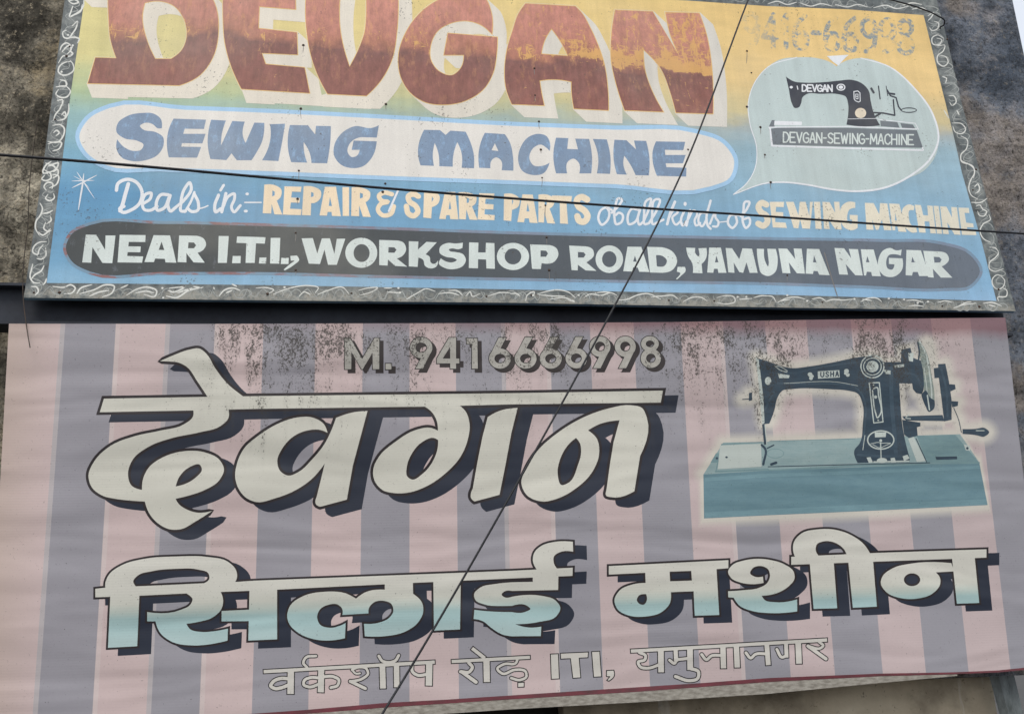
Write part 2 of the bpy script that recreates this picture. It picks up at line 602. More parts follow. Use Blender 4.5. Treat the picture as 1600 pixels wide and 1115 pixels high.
def mat_concrete():
    """old rendered wall: grey beige, black algae, pale mineral speckle; bluer smoother plaster to the right"""
    t = NT('stained_concrete')
    x = t.xyz
    a = t.noise(1.5, 8, 0.66, off=1)
    b = t.noise(7, 8, 0.72, off=4)
    c1 = t.ramp(a, [(0.3, (86, 83, 77)), (0.43, (130, 125, 113)), (0.52, (180, 172, 154)), (0.68, (212, 204, 184))])
    c2 = t.ramp(a, [(0.34, (98, 108, 122)), (0.46, (126, 134, 146)), (0.54, (160, 153, 148)), (0.68, (184, 174, 164))])
    c = t.mix(t.mapr(x[0], -0.6, 1.2), c1, c2)
    c = t.mix(t.mapr(b, 0.44, 0.60, 0, 0.75), c, t.mul(c, 0.38))
    f = t.noise(38, 5, 0.75, off=7)
    pt = t.noise(3.6, 5, 0.62, off=43)
    c = t.mix(t.math('MULTIPLY', t.mapr(pt, 0.50, 0.60), t.mapr(x[0], -1.2, 1.2, 0.9, 0.2)), c, t.mul(c, 0.36))
    crm = t.noise(12, 6, 0.7, off=47)
    c = t.mix(t.math('MULTIPLY', t.mapr(pt, 0.50, 0.42), t.mapr(crm, 0.42, 0.60, 0.0, 0.7)), c, t.mix(t.mapr(x[0], -0.6, 1.2), (192, 176, 144), (168, 164, 164)))
    lf = t.mapr(x[0], -1.2, 1.2, 0.85, 0.35)
    c = t.mix(t.math('MULTIPLY', t.mapr(f, 0.56, 0.66), lf), c, (190, 178, 154))
    c = t.mix(t.math('MULTIPLY', t.mapr(f, 0.44, 0.36), 0.7), c, (44, 41, 37))
    gt = t.noise(85, 6, 0.8, off=49, dist=0.5)
    c = t.mul(c, t.mapr(gt, 0.36, 0.64, t.mapr(x[0], -1.2, 1.2, 0.6, 0.8), t.mapr(x[0], -1.2, 1.2, 1.36, 1.18)))
    c = t.mix(t.math('MULTIPLY', t.mapr(gt, 0.44, 0.40), 0.6), c, (40, 38, 35))
    vo = t.n('ShaderNodeTexVoronoi', feature='DISTANCE_TO_EDGE')
    wv = t.n('ShaderNodeVectorMath', operation='ADD')
    wn = t.n('ShaderNodeTexNoise'); wn.inputs['Scale'].default_value = 7; wn.inputs['Detail'].default_value = 5
    t.l(t.co, wn.inputs['Vector'])
    ws = t.n('ShaderNodeVectorMath', operation='SCALE'); ws.inputs['Scale'].default_value = 0.35
    t.l(wn.outputs['Color'], ws.inputs[0]); t.l(t.co, wv.inputs[0]); t.l(ws.outputs[0], wv.inputs[1])
    t.l(wv.outputs[0], vo.inputs['Vector']); vo.inputs['Scale'].default_value = 2.6
    crk = t.mapr(vo.outputs['Distance'], 0.0, 0.014, 0.75, 0.0)
    c = t.mix(t.math('MULTIPLY', crk, t.mapr(x[0], -1.2, 1.2, 1.0, 0.4)), c, (34, 32, 30))
    stk = t.noise(8, 4, 0.65, stretch=(1, 1, 0.1), off=9)
    c = t.mix(t.mapr(stk, 0.55, 0.72, 0, 0.6), c, (46, 46, 46))
    nb = t.bump(b, 0.6, 0.04)
    nb = t.bump(f, 0.9, 0.016, nb)
    nb = t.bump(gt, 0.9, 0.007, nb)
    return t.out(c, 0.9, nb, 0.15)

def mat_plaster():
    t = NT('weathered_plaster')
    a = t.noise(2.2, 7, 0.65, off=12)
    c = t.ramp(a, [(0.3, (130, 120, 104)), (0.5, (190, 177, 154)), (0.7, (214, 202, 178))])
    f = t.noise(30, 5, 0.75, off=14)
    c = t.mix(t.mapr(f, 0.6, 0.68, 0, 0.7), c, (88, 80, 70))
    cr = t.noise(9, 4, 0.7, stretch=(1, 1, 0.15), off=15)
    c = t.mix(t.mapr(cr, 0.64, 0.7, 0, 0.6), c, (205, 200, 188))
    return t.out(c, 0.85, t.bump(f, 0.5, 0.006), 0.2)

def mat_simple(name, ca, cb, scale=12, rough=0.6, stretch=(1, 1, 1), lo=0.35, hi=0.65, metallic=0.0, bump=0.2):
    t = NT(name)
    a = t.noise(scale, 6, 0.65, stretch=stretch, off=21)
    c = t.mix(t.mapr(a, lo, hi), ca, cb)
    t.b.inputs['Metallic'].default_value = metallic
    return t.out(c, rough, t.bump(a, bump, 0.005), 0.3)

def mat_border():
    t = NT('grey_border_paint')
    x = t.xyz
    a = t.noise(16, 6, 0.7, off=25)
    c = t.ramp(a, [(0.3, (62, 68, 70)), (0.5, (102, 109, 110)), (0.7, (146, 151, 148))])
    # bottom rail rubbed back to pale tin and rust
    low = t.mapr(x[2], 0.055, 0.02, 0, 1)
    r = t.noise(34, 6, 0.72, off=27)
    c = t.mix(t.math('MULTIPLY', low, t.mapr(r, 0.4, 0.55, 0, 0.75)), c, (160, 158, 148))
    c = t.mix(t.math('MULTIPLY', t.mapr(r, 0.62, 0.68), 0.7), c, (84, 66, 52))
    c, nb = weather(t, c, 1.2)
    return t.out(c, 0.65, nb)

def mat_worn_number():
    """blue number almost rubbed away over the yellow ground"""
    t = NT('worn_blue_paint')
    c = board_colour(t)
    f = t.noise(24, 5, 0.7, off=33)
    g = t.noise(60, 5, 0.75, off=35)
    k = t.math('MULTIPLY', t.mapr(f, 0.44, 0.54), t.mapr(g, 0.36, 0.5))
    k = t.math('MULTIPLY', k, t.mapr(t.xyz[0], UP.uv(1185, 60)[0], UP.uv(1215, 60)[0], 0.28, 1.0))
    c = t.mix(t.math('MULTIPLY', k, 0.9), c, (122, 146, 160))
    c, nb = weather(t, c)
    return t.out(c, 0.55, nb)

def mat_rim():
    t = NT('faded_rim_paint')
    f = t.noise(7, 5, 0.65, stretch=(1, 1, 2.5), off=37)
    c = t.mix(t.mapr(f, 0.46, 0.56), (120, 150, 172), (142, 104, 104))
    c = t.mix(t.mapr(t.xyz[0], UP.uv(300, 400)[0], UP.uv(800, 400)[0], 0, 0.8), c, (126, 150, 172))
    c, nb = weather(t, c)
    return t.out(c, 0.6, nb)

M = dict(
    board=mat_board(), border=mat_border(), big=mat_big_letters(),
    cream=enamel('cream_block_paint', (226, 219, 204), right=(208, 207, 202)), gold=enamel('gold_edge_paint', (228, 190, 120)),
    white=enamel('white_panel_paint', (226, 223, 216), 0.8), skyrim=enamel('pale_blue_rim_paint', (164, 202, 232), 0.8),
    blue=enamel('slate_blue_paint', (126, 148, 174), 1.3, chip=(144, 176, 208), chip_amt=0.06),
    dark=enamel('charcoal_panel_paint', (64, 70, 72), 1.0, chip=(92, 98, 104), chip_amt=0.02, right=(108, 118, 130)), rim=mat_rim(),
    pale=enamel('pale_grey_letter_paint', (212, 222, 218), 1.0), peach=enamel('peach_letter_paint', (242, 222, 190), 1.0, right=(224, 220, 202)),
    script=enamel('white_script_paint', (228, 232, 236), 0.8), bubble=enamel('pale_green_bubble_paint', (190, 205, 204), 1.0),
    ink=enamel('black_machine_paint', (58, 62, 72), 0.9), ink2=enamel('slate_base_paint', (114, 122, 128), 1.0),
    buff=enamel('buff_spot_paint', (226, 214, 192)), worn=mat_worn_number(),
    scroll2=enamel('grey_scroll_paint', (158, 163, 160), 1.1, chip=(112, 116, 116), chip_amt=0.08), scroll=enamel('white_scroll_paint', (216, 218, 212), 1.1, chip=(150, 152, 150), chip_amt=0.03),
    stripes=mat_stripes(), v_cream=vinyl('cream_print', (212, 211, 199)), v_fade=mat_fade_letters(),
    v_navy=vinyl('navy_print', (42, 48, 62)), v_brown=vinyl('dark_brown_print', (46, 40, 42)),
    v_ink=vinyl('black_line_print', (30, 27, 29)), v_grey=vinyl('pale_grey_print', (208, 205, 197)), v_line=vinyl('charcoal_line_print', (54, 47, 47)),
    v_teal=vinyl('teal_print', (112, 145, 154), var=(101, 135, 146)), v_teal_l=vinyl('pale_teal_print', (154, 176, 176), var=(140, 166, 168)),
    v_grey2=vinyl('grey_print', (190, 188, 180), var=(168, 165, 156)), v_mid=vinyl('slate_teal_print', (70, 90, 104), var=(58, 76, 90)), v_teal2=vinyl('soft_teal_print', (124, 158, 167), var=(112, 146, 155)), v_teal_m=vinyl('mid_teal_print', (126, 156, 158), var=(112, 142, 148)), v_deep=vinyl('deep_teal_print', (50, 66, 80), var=(60, 80, 94)),
    v_lite=vinyl('light_print', (196, 206, 200)), v_wheel=vinyl('wheel_print', (164, 172, 160), var=(110, 130, 130)),
    v_red=vinyl('maroon_hem', (128, 64, 74), var=(88, 62, 64)),
    concrete=mat_concrete(), plaster=mat_plaster(),
    strip=mat_simple('dark_steel_and_gap_shade', (40, 43, 51), (54, 59, 68), 6, 0.7),  # bracket steel, and the painted shade in the gap between the signs
    wood=mat_simple('weathered_batten', (176, 172, 162), (132, 127, 118), 60, 0.8, (0.5, 1, 1.4)),
    tin=mat_simple('scuffed_tin', (128, 136, 138), (74, 80, 80), 16, 0.55, (1, 1, 0.4)),
    cable=mat_simple('black_cable', (26, 28, 32), (40, 42, 46), 30, 0.5), wire=mat_simple('brown_wire', (64, 52, 42), (40, 36, 32), 30, 0.6),
    nail=mat_simple('rusty_nail', (58, 48, 44), (84, 66, 54), 80, 0.6), drip=enamel('rust_drip_stain', (128, 124, 120)),
    asphalt=mat_simple('asphalt', (64, 63, 62), (78, 76, 74), 3, 0.9), dkroom=mat_simple('dark_shutter', (40, 38, 36), (58, 54, 48), 5, 0.8),
)

# ------------------------------------------------------------------ ground, walls
link_mesh('ground', [(-300, -300, 0), (300, -300, 0), (300, 300, 0), (-300, 300, 0)], [(0, 1, 2, 3)], M['asphalt'])['kind'] = 'structure'

WALL_Y = 4.27
def rough_wall(name, x0, x1, z0, z1, y, mat, amp, step=0.03, depth=0.25):
    nx, nz = int((x1 - x0) / step) + 1, int((z1 - z0) / step) + 1
    V, F = [], []
    for j in range(nz):
        for i in range(nx):
            xx, zz = x0 + (x1 - x0) * i / (nx - 1), z0 + (z1 - z0) * j / (nz - 1)
            d = amp * mnoise.fractal(Vector((xx * 2.5, zz * 2.5, 3.3)), 0.9, 2.1, 5)
            e = min(i, nx - 1 - i, j, nz - 1 - j)
            V.append((xx, y + (d if e else 0.0), zz))
    for j in range(nz - 1):
        for i in range(nx - 1):
            a = j * nx + i
            F.append((a, a + 1, a + nx + 1, a + nx))
    b = len(V)
    V += [(x0, y + depth, z0), (x1, y + depth, z0), (x1, y + depth, z1), (x0, y + depth, z1)]
    # sides
    F.append((b + 3, b + 2, b + 1, b))
    bot = [i for i in range(nx)]; top = [(nz - 1) * nx + i for i in range(nx)]
    lf = [j * nx for j in range(nz)]; rg = [j * nx + nx - 1 for j in range(nz)]
    F.append(tuple([b, b + 1] + bot[::-1])); F.append(tuple([b + 3] + top + [b + 2]))
    F.append(tuple([b] + lf + [b + 3])); F.append(tuple([b + 1, b + 2] + rg[::-1]))
    return link_mesh(name, V, F, mat, smooth=False)

corner = on_y(1586, 20, WALL_Y)
base_z = on_y(1400, 1062, WALL_Y).z
wl = rough_wall('concrete_wall', -3.4, corner.x, base_z, 5.6, WALL_Y, M['concrete'], 0.035)
tag(wl, 'rough stained concrete upper wall behind both signs', 'wall')

# below the banner: dark roller shutter housing and a plaster pier
pr0 = on_y(880, 1100, 4.3).x
def box(name, x0, x1, y0, y1, z0, z1, mat, parent=None):
    V = [(x0, y0, z0), (x1, y0, z0), (x1, y1, z0), (x0, y1, z0), (x0, y0, z1), (x1, y0, z1), (x1, y1, z1), (x0, y1, z1)]
    F = [(0, 1, 5, 4), (1, 2, 6, 5), (2, 3, 7, 6), (3, 0, 4, 7), (4, 5, 6, 7), (3, 2, 1, 0)]
    return link_mesh(name, V, F, mat, parent)

pier = rough_wall('plaster_pier', pr0, on_y(1553, 1085, 4.3).x, 0.0, base_z - 0.002, 4.3, M['plaster'], 0.006, 0.05, 0.22)
tag(pier, 'beige plastered pier with flaking patches below the right end of the lower banner', 'wall')
sh = empty('roller_shutter', ((pr0 - 3.4) / 2, 4.42, 0.0))
tag(sh, 'dark roller shutter in shade below the lower banner', 'shutter')
slats, F = [], []
k = 0
z = 0.05
V = []
while z < base_z - 0.02:
    z2 = min(z + 0.08, base_z - 0.005)
    b = len(V)
    for (yy, zz) in ((0.0, z), (-0.014, (z + z2) / 2), (0.0, z2)):
        V += [(-3.4 - sh.location.x, yy, zz), (pr0 - 0.003 - sh.location.x, yy, zz)]
    F += [(b, b + 1, b + 3, b + 2), (b + 2, b + 3, b + 5, b + 4)]
    z = z2
b = len(V)
xa, xb = -3.4 - sh.location.x, pr0 - 0.003 - sh.location.x
V += [(xa, 0.03, 0), (xb, 0.03, 0), (xb, 0.03, base_z - 0.005), (xa, 0.03, base_z - 0.005)]
F.append((b + 3, b + 2, b + 1, b))
link_mesh('slat_curtain', V, F, M['dkroom'], sh)
box('bottom_rail', xa, xb, -0.02, 0.025, 0.0, 0.049, M['tin'], sh)

# folded tin post at the lower right
tp = on_y(1575, 1085, 4.18)
t0, t1 = on_y(1550, 1056, 4.18), on_y(1590, 1062, 4.18)
tb0, tb1 = on_y(1566, 1115, 4.18), on_y(1603, 1115, 4.18)
Vt = []
for (zz, xa, xb) in ((t0.z, t0.x, t1.x), (tb0.z - 0.0, tb0.x, tb1.x)):
    for q, (fx, dy) in enumerate(((0, 0.02), (0.18, -0.015), (0.45, -0.02), (0.6, 0.004), (0.85, -0.008), (1, 0.03))):
        Vt.append((xa + (xb - xa) * fx, 4.18 + dy, zz))
for q, (fx, dy) in enumerate(((0, 0.02), (0.18, -0.015), (0.45, -0.02), (0.6, 0.004), (0.85, -0.008), (1, 0.03))):
    Vt.append((tb0.x + 0.06 + (tb1.x - tb0.x) * fx, 4.18 + dy, 0.0))
Ft = []
for rr in range(2):
    for q in range(5):
        a = rr * 6 + q
        Ft.append((a + 6, a + 7, a + 1, a))
post = link_mesh('tin_post', Vt, Ft, M['tin'])
sm_ = post.modifiers.new('thick', 'SOLIDIFY'); sm_.thickness = 0.012; sm_.offset = -1
tag(post, 'scuffed folded tin post under the lower right corner of the banner', 'post')

# ------------------------------------------------------------------ upper sign
up = empty('painted_signboard', UP.o, (UP.lean, 0, 0))
tag(up, 'old hand painted tin signboard, yellow to blue with big brown block letters', 'sign')
OUT = [(108, -78), (101, 0), (65, 279), (37, 465), (400, 469), (800, 473), (1200, 480), (1587, 486), (1560, 380), (1526, 250), (1500, 150), (1477, 50), (1463, -2), (1200, -15), (700, -44)]
slab('board', UP, OUT, M['board'], up, 0.0, 22.0)
INN = 'S', '134,-52 132,0 110,150 94,279 73,442 400,445 800,452 1200,460 1557,470 1535,382 1503,270 1490,212 1465,112 1443,24 1325,15 1200,10 1085,2 700,-22'
outp = ccw(np.array(OUT, float))
border = paint('border', UP, [('poly', outp, [ccw(smooth(*pts(*INN)))])], M['border'], up, 0.6)

# brackets back to the wall
for px in (200, 760, 1330):
    for py in (60, 420):
        u, v = UP.uv(px, py)
        y_at = UP.o.y + math.sin(-UP.lean) * v
        L = (WALL_Y + 0.03 - y_at) / math.cos(UP.lean)
        if L > 0.04: box('bracket', u - 0.02, u + 0.02, 0.023, L, v - 0.02, v + 0.02, M['strip'], up)

# white scroll work on the border
sc = []
for tile, wd, strokes in (
    ('A1', 10, ['430,10 470,0 490,15 455,25 430,10', '525,0 520,45 470,90 435,105 445,70 455,40', '470,95 505,70 515,30', '450,165 485,135 478,170 450,215 430,240 400,235 395,200 415,190',
               '425,240 470,235 495,245 485,270', '440,280 415,270 385,290 375,315', '385,330 410,300 435,285 445,310 420,340', '455,290 440,320 455,335 425,355 400,350 365,395',
               '445,385 410,390 370,420 365,450 390,470 430,465 460,440 455,400 440,380', '350,545 380,540 415,535 410,510 375,500', '415,540 440,570 420,605 380,610 350,590 365,560',
               '355,630 390,625 375,680 345,720 335,750', '385,720 405,700 410,730 395,720', '430,650 428,700 400,745 360,755', '330,785 375,780 400,800 395,850 360,890 300,885', '335,830 355,815 370,830 350,850',
               '300,900 330,890 385,895 370,930 330,945', '320,1010 290,1030 270,1080 300,1085', '335,1075 360,1060 362,1090 330,1115', '300,1040 330,1035 350,1055 310,1080']),
    ('A2', 10, ['285,20 320,30 365,20 355,50 300,75 275,60', '270,85 310,80 320,110 285,130 262,120 280,95', '330,90 365,100 355,150 310,175', '290,190 275,170 300,140 330,150 325,180', '300,215 285,240 310,255 340,235 335,210',
               '250,270 265,300 255,340 225,385 222,425 245,470', '265,335 300,330 330,315', '315,355 320,375 290,400', '240,450 265,470 300,450 320,440', '285,390 275,430 300,445 315,430', '290,510 245,515 210,545 205,575 235,590 245,560 270,530',
               '285,550 285,600 255,620 230,615', '205,650 195,690 188,730 210,765 250,770', '275,660 260,690 215,720 195,745', '290,740 285,760 270,780', '195,790 230,795 240,820 220,845', '330,790 400,795 445,780 470,800 450,830 400,835',
               '480,835 500,805 575,778', '500,835 590,810 660,780 715,790 700,830 640,855', '560,850 620,825 680,815', '755,800 800,780', '790,845 860,805 930,795 980,820 970,850 900,840', '850,830 920,820 960,830', '1060,800 1150,795 1080,825 1050,815',
               '1040,850 1100,860 1180,815 1270,795', '1110,830 1200,800', '1370,850 1400,815 1460,800 1500,815', '1415,830 1450,815', '1210,790 1260,800', '1335,795 1340,808', '1450,775 1480,790']),
    ('B2', 7.5, ['0,800 60,797 110,812 70,840', '105,840 180,810 260,790 330,785 390,800 370,830', '270,850 300,825 340,840', '385,840 450,815 545,797 580,835', '640,815 700,800 760,800 740,815 650,845', '800,800 850,800', '820,825 900,830',
               '940,870 1010,830 1060,805 1120,820', '1140,835 1220,830 1270,845', '1205,815 1260,818 1290,845', '1310,850 1340,825 1350,850 1400,835', '1450,850 1530,828 1590,830']),
    ('C2', 7.5, ['-10,835 30,835 50,850', '85,880 95,845 140,825 135,850', '160,838 220,820 300,812 360,830 395,860', '170,842 260,850 330,850', '240,870 330,860 390,885 350,875', '450,860 480,840 560,845 620,830 655,845', '520,830 590,825 640,835',
               '660,875 720,870 780,845 850,835 930,870', '870,855 940,850 1010,848 1040,870', '1070,885 1120,860 1180,858 1220,880', '1280,860 1330,848 1390,860 1395,880 1340,900 1280,890', '1420,870 1500,865', '1510,860 1560,848 1600,850']),
    ('D2', 7.5, ['-10,848 30,855 50,885', '60,890 110,865 180,857 230,868', '80,880 140,870', '275,868 330,862 360,880', '360,885 400,872 470,875 530,868', '580,885 620,865 690,868 710,885', '590,870 650,878', '860,878 920,876 970,890', '880,912 930,908 970,915',
               '1060,890 1110,880 1150,890', '1160,925 1220,905 1300,895', '1180,918 1240,890 1270,885', '1345,895 1400,890 1460,912', '1380,905 1420,915', '1210,5 1240,20 1280,40 1290,80 1265,130 1255,180 1270,220 1310,245', '1290,170 1310,150 1320,190 1295,210',
               '1300,290 1320,280 1345,310 1365,320 1350,350 1320,345 1310,320', '1270,265 1330,265 1370,240', '1380,340 1390,370 1345,400 1325,440 1345,490 1390,515', '1385,545 1420,550 1440,580 1420,610 1385,640 1385,680 1410,695 1470,680',
               '1465,725 1430,718 1402,745 1410,790 1440,808 1470,790 1478,750 1460,730', '1440,880 1435,860 1490,850 1492,815 1470,800']),
    ('D1', 7.5, ['1000,100 1035,80 1020,110 1000,130', '1040,135 1065,145 1060,180 1020,190 1010,175', '1095,240 1060,220 1025,240 1030,275 1070,280 1085,250 1055,240', '1060,290 1105,285 1095,320 1060,350 1060,390 1100,415 1125,390 1115,360 1070,345',
               '1110,520 1115,490 1090,480', '1130,600 1160,600 1175,640 1150,660 1135,640', '1150,770 1210,775 1235,810 1215,835 1170,825 1155,790', '1205,850 1245,875 1240,930 1205,970 1210,1010 1260,1030 1290,1060 1285,1115', '1100,690 1130,740', '1180,690 1195,720',
               '0,25 60,10 120,30 180,15', '200,20 270,40 330,25 400,40', '420,30 500,45 560,30 620,45', '660,50 740,35 800,55 880,40', '900,60 960,50 1000,70', '840,35 900,20 960,30'])):
    for s in strokes: sc.append(line(tile, s, wd, taper=0.45))
for tile, dots in (('A1', '425,220 455,285 385,450 430,0'), ('A2', '1015,800 1020,860'), ('B2', '178,795 890,800 900,828'), ('C2', '130,845 415,845 1410,855 1465,855'), ('D2', '120,845 245,880 540,868 850,872 935,893 755,865 1000,885')):
    for d in dots.split():
        x, y = map(float, d.split(','))
        sc.append(disc(tile, x, y, 7, 6))
paint('scrollwork', UP, sc, M['scroll'], border, 1.4)
# older, fainter scroll strokes underneath
sc2 = []
def along(P, Q, n, wid):
    P, Q = np.array(P, float), np.array(Q, float)
    d = (Q - P) / np.linalg.norm(Q - P); nn = np.array([-d[1], d[0]]); L = np.linalg.norm(Q - P)
    for i in range(n):
        c0 = P + d * L * (i + random.random()) / n
        a, b, e = random.uniform(5, 12), random.uniform(0.25, 0.48) * wid, random.choice((-1, 1))
        q = [c0 - d * a - nn * b * e, c0 - d * a * .4 + nn * b * e * random.uniform(.2, 1), c0 + d * a * .3 + nn * b * e, c0 + d * a - nn * b * e * random.uniform(-.4, 1)]
        if random.random() < .4: q.append(c0 + d * a * .3 - nn * b * e)
        sc2.append(('line', smooth(np.array(q), [True] * len(q), closed=False, n=5), random.uniform(0.9, 1.7), 0.35))
along((116, 2), (56, 452), 46, 22); along((60, 455), (800, 462), 62, 16); along((800, 462), (1570, 479), 62, 16); along((1455, 14), (1570, 470), 44, 24); along((1100, -5), (1450, 12), 26, 12)
paint('faint_scrollwork', UP, sc2, M['scroll2'], border, 1.0)

# ---- big brown letters with cream block shadow
big = [
    poly('A1', '550,522 597,362 728,366 692,250s 680,120s 676,-30 500,-36 530,-190 1000,-180s 1240,-110s 1340,20s 1365,200s 1330,360s 1250,470s 1120,535', '890,100s 905,20 990,8s 1090,40s 1150,120s 1168,230s 1140,310s 1070,370 970,370 920,260s'),
    poly('B1', '-190,-180 -203,-60s -205,120s -195,260s -160,400s -90,557 335,583 303,425 60,403 35,333 260,343 255,205 15,180 20,42 248,60 240,-160'),
    poly('B1', '330,-150 310,60s 318,200s 345,350s 395,490s 448,588 690,600 790,490s 850,370s 880,200s 888,60s 880,-150 680,-150 690,80s 680,200s 650,290s 585,420 545,290s 525,180s 520,60s 545,-150'),
    poly('B1', '1475,215 1470,80s 1430,-10s 1300,-40s 1180,-15s 1040,70s 940,200s 892,340s 905,480s 965,580s 1060,640s 1180,655s 1310,630s 1420,560s 1480,460s 1503,340s 1508,235 1200,210 1175,345 1300,345 1285,420s 1225,472s 1140,445s 1090,370s 1090,290s 1130,200s 1220,145s 1330,133s 1420,165s'),
    poly('C1', '85,25 40,90s 5,190s -30,310s -45,430s -35,560s 0,652 200,660 180,560s 172,505 265,497s 372,512 375,600s 388,680 602,690 598,560s 575,400s 535,280s 480,160s 440,90s 395,42', '247,180 205,250s 182,340 350,352 310,270s'),
    poly('C1', '645,65 878,75 1060,375 985,200s 960,80 1170,85 1215,220s 1245,400s 1255,712 1025,705 990,580s 930,430s 820,310 830,440s 870,560s 945,700 705,690 650,520s 620,370s 620,250s'),
]
bw = paint('lettering', UP, big, M['big'], up, 3.0, 'huge red brown block lettering rubbed through to gold')
paint('outline', UP, grow(big, 1.1), M['gold'], bw, 2.4)
EXT = [poly('A1', '540,520 560,515 800,600 800,620 575,612')]
EXT += [poly('B1', '-90,557 -60,645 120,655 60,560'), poly('B1', '440,585 400,600 420,668 720,683 700,590')]
paint('drop_shadow', UP, sweep(grow(big, 1.6), (20.5, 19.0)) + EXT, M['cream'], bw, 1.6)

# ---- white capsule with blue letters
cap = [poly('S', '172,169s 290,172s 400,176s 600,186s 800,197s 960,203s 1085,208s 1130,225s 1147,252s 1140,278s 1112,291s 960,288s 800,282s 600,275s 400,267s 250,262s 165,258s 135,238s 124,214s 138,187s')]
cp = paint('panel', UP, cap, M['white'], up, 4.2, 'white capsule panel')
paint('panel_rim', UP, grow(cap, 6.5), M['skyrim'], cp, 3.6)
sew = [
    poly('A1', '1012,803 1005,745s 960,712s 890,708s 800,725s 735,775s 728,825s 775,865s 860,882s 897,905s 885,935s 835,945s 775,920s 733,872 728,930s 760,985s 825,1008s 910,1003s 985,970s 1022,910s 1020,860s 975,828s 890,808s 875,790s 905,770s 955,778s 985,803s'),
    poly('A1', '1085,743 1288,750 1275,808 1155,806 1145,838 1285,838 1265,898 1138,896 1133,918 1258,920 1232,987 1055,985 1043,900s 1055,810s'),
    poly('A1', '1320,750 1412,755 1385,850s 1382,910 1452,758 1530,762 1518,850s 1535,895 1590,768 1652,770 1640,880s 1600,960s 1572,1003 1480,1003 1447,960 1415,1002 1315,995 1298,900s 1305,810s'),
    poly('B1', '88,778 182,775 165,880s 140,1008 38,1003 75,930s 92,850s'),
    poly('B1', '212,783 325,785 370,842 375,788 468,790 465,880s 445,1022 347,1020 335,955s 298,890 302,955s 320,1018 220,1015 200,930s 200,850s'),
    poly('B1', '768,785 720,802s 620,790s 540,830s 492,900s 487,970s 530,1030s 600,1052s 670,1040s 725,985s 755,885 610,880 598,938 648,938 630,975s 598,983s 572,950s 585,900s 640,862s 700,860s 755,862'),
    poly('B1', '1050,813 1150,815 1185,845 1215,818 1310,825 1340,890s 1360,960s 1362,1053 1285,1050 1285,960s 1258,890 1235,960s 1230,1043 1145,1040 1140,960s 1117,895 1105,960s 1112,1038 1028,1035 1012,960s 1022,880s'),
    poly('B1', '1430,832 1555,840 1590,900s 1605,970s 1608,1068 1535,1065 1528,1000s 1500,985s 1475,1000s 1465,1053 1395,1050 1390,970s 1405,890s', '1493,897 1472,940 1515,946'),
    poly('C1', '235,945 238,900s 215,852s 170,838s 100,860s 50,930s 38,1000s 65,1070s 130,1095s 195,1085s 235,1018 190,1038s 135,1035s 108,990s 130,930s 180,905s 215,925s'),
    poly('C1', '275,862 352,865 345,932 412,935 395,868 482,870 500,980s 495,1085 420,1085 418,1020s 385,993s 350,1010s 345,1085 275,1085 258,980s'),
    poly('C1', '505,870 592,873 615,980s 612,1088 530,1085 538,980s'),
    poly('C1', '640,875 715,878 775,935 762,880 838,882 858,980s 855,1098 772,1096 745,1040s 702,975 695,1020s 718,1093 655,1090 635,1000s'),
    poly('C1', '900,885 1082,888 1070,940 955,938 958,970 1085,970 1068,1022 960,1022 965,1046 1090,1050 1088,1105 905,1100 878,1000s 880,940s'),
]
paint('lettering', UP, sew[:6], M['blue'], up, 4.8, 'slate blue lettering on the white capsule')
paint('lettering', UP, sew[6:], M['blue'], up, 4.8, 'slate blue lettering on the white capsule')

# ---- charcoal capsule with the address
cap2 = [poly('S', '140,352s 250,350s 400,353s 600,359s 800,366s 1000,371s 1200,375s 1380,378s 1470,382s 1515,398s 1531,424s 1515,446s 1480,450s 1350,446s 1200,441s 1000,438s 800,434s 600,430s 400,425s 250,425s 140,424s 112,408s 103,388s 112,366s')]
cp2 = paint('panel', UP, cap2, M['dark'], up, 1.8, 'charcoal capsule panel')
paint('panel_rim', UP, grow(cap2, 4.5), M['rim'], cp2, 1.2)
near = [poly('A2', s, *h) for s, *h in (
    ('537,467 602,468 657,562 660,472 722,472 702,645 640,643 578,545 570,642 514,640',),
    ('748,468 910,470 908,513 805,512 802,540 880,541 877,577 798,576 795,600 895,603 888,642 735,640',),
    ('960,470 1063,472 1102,642 1035,640 1030,618 970,616 962,638 903,638', '1010,510 992,562 1027,563'),
    ('1120,472 1230,474 1280,500s 1288,530s 1270,562s 1235,580 1280,642 1210,640 1165,582 1165,640 1110,638', '1178,515 1212,516 1226,534 1212,552 1175,552'))]
iti = [poly('A2', '1367,475 1430,476 1418,643 1362,643'), poly('A2', '1455,600 1505,600 1503,645 1450,645'), poly('A2', '1482,478 1660,483 1655,523 1600,521 1592,643 1535,643 1540,520 1478,518'),
       poly('B2', '22,610 65,610 62,647 18,647'), poly('B2', '92,487 152,487 145,648 88,647'), poly('B2', '158,612 205,612 203,650 155,650'), poly('B2', '215,600 255,597 270,625s 245,650s 180,690 173,685 220,645s 240,630s 218,630')]
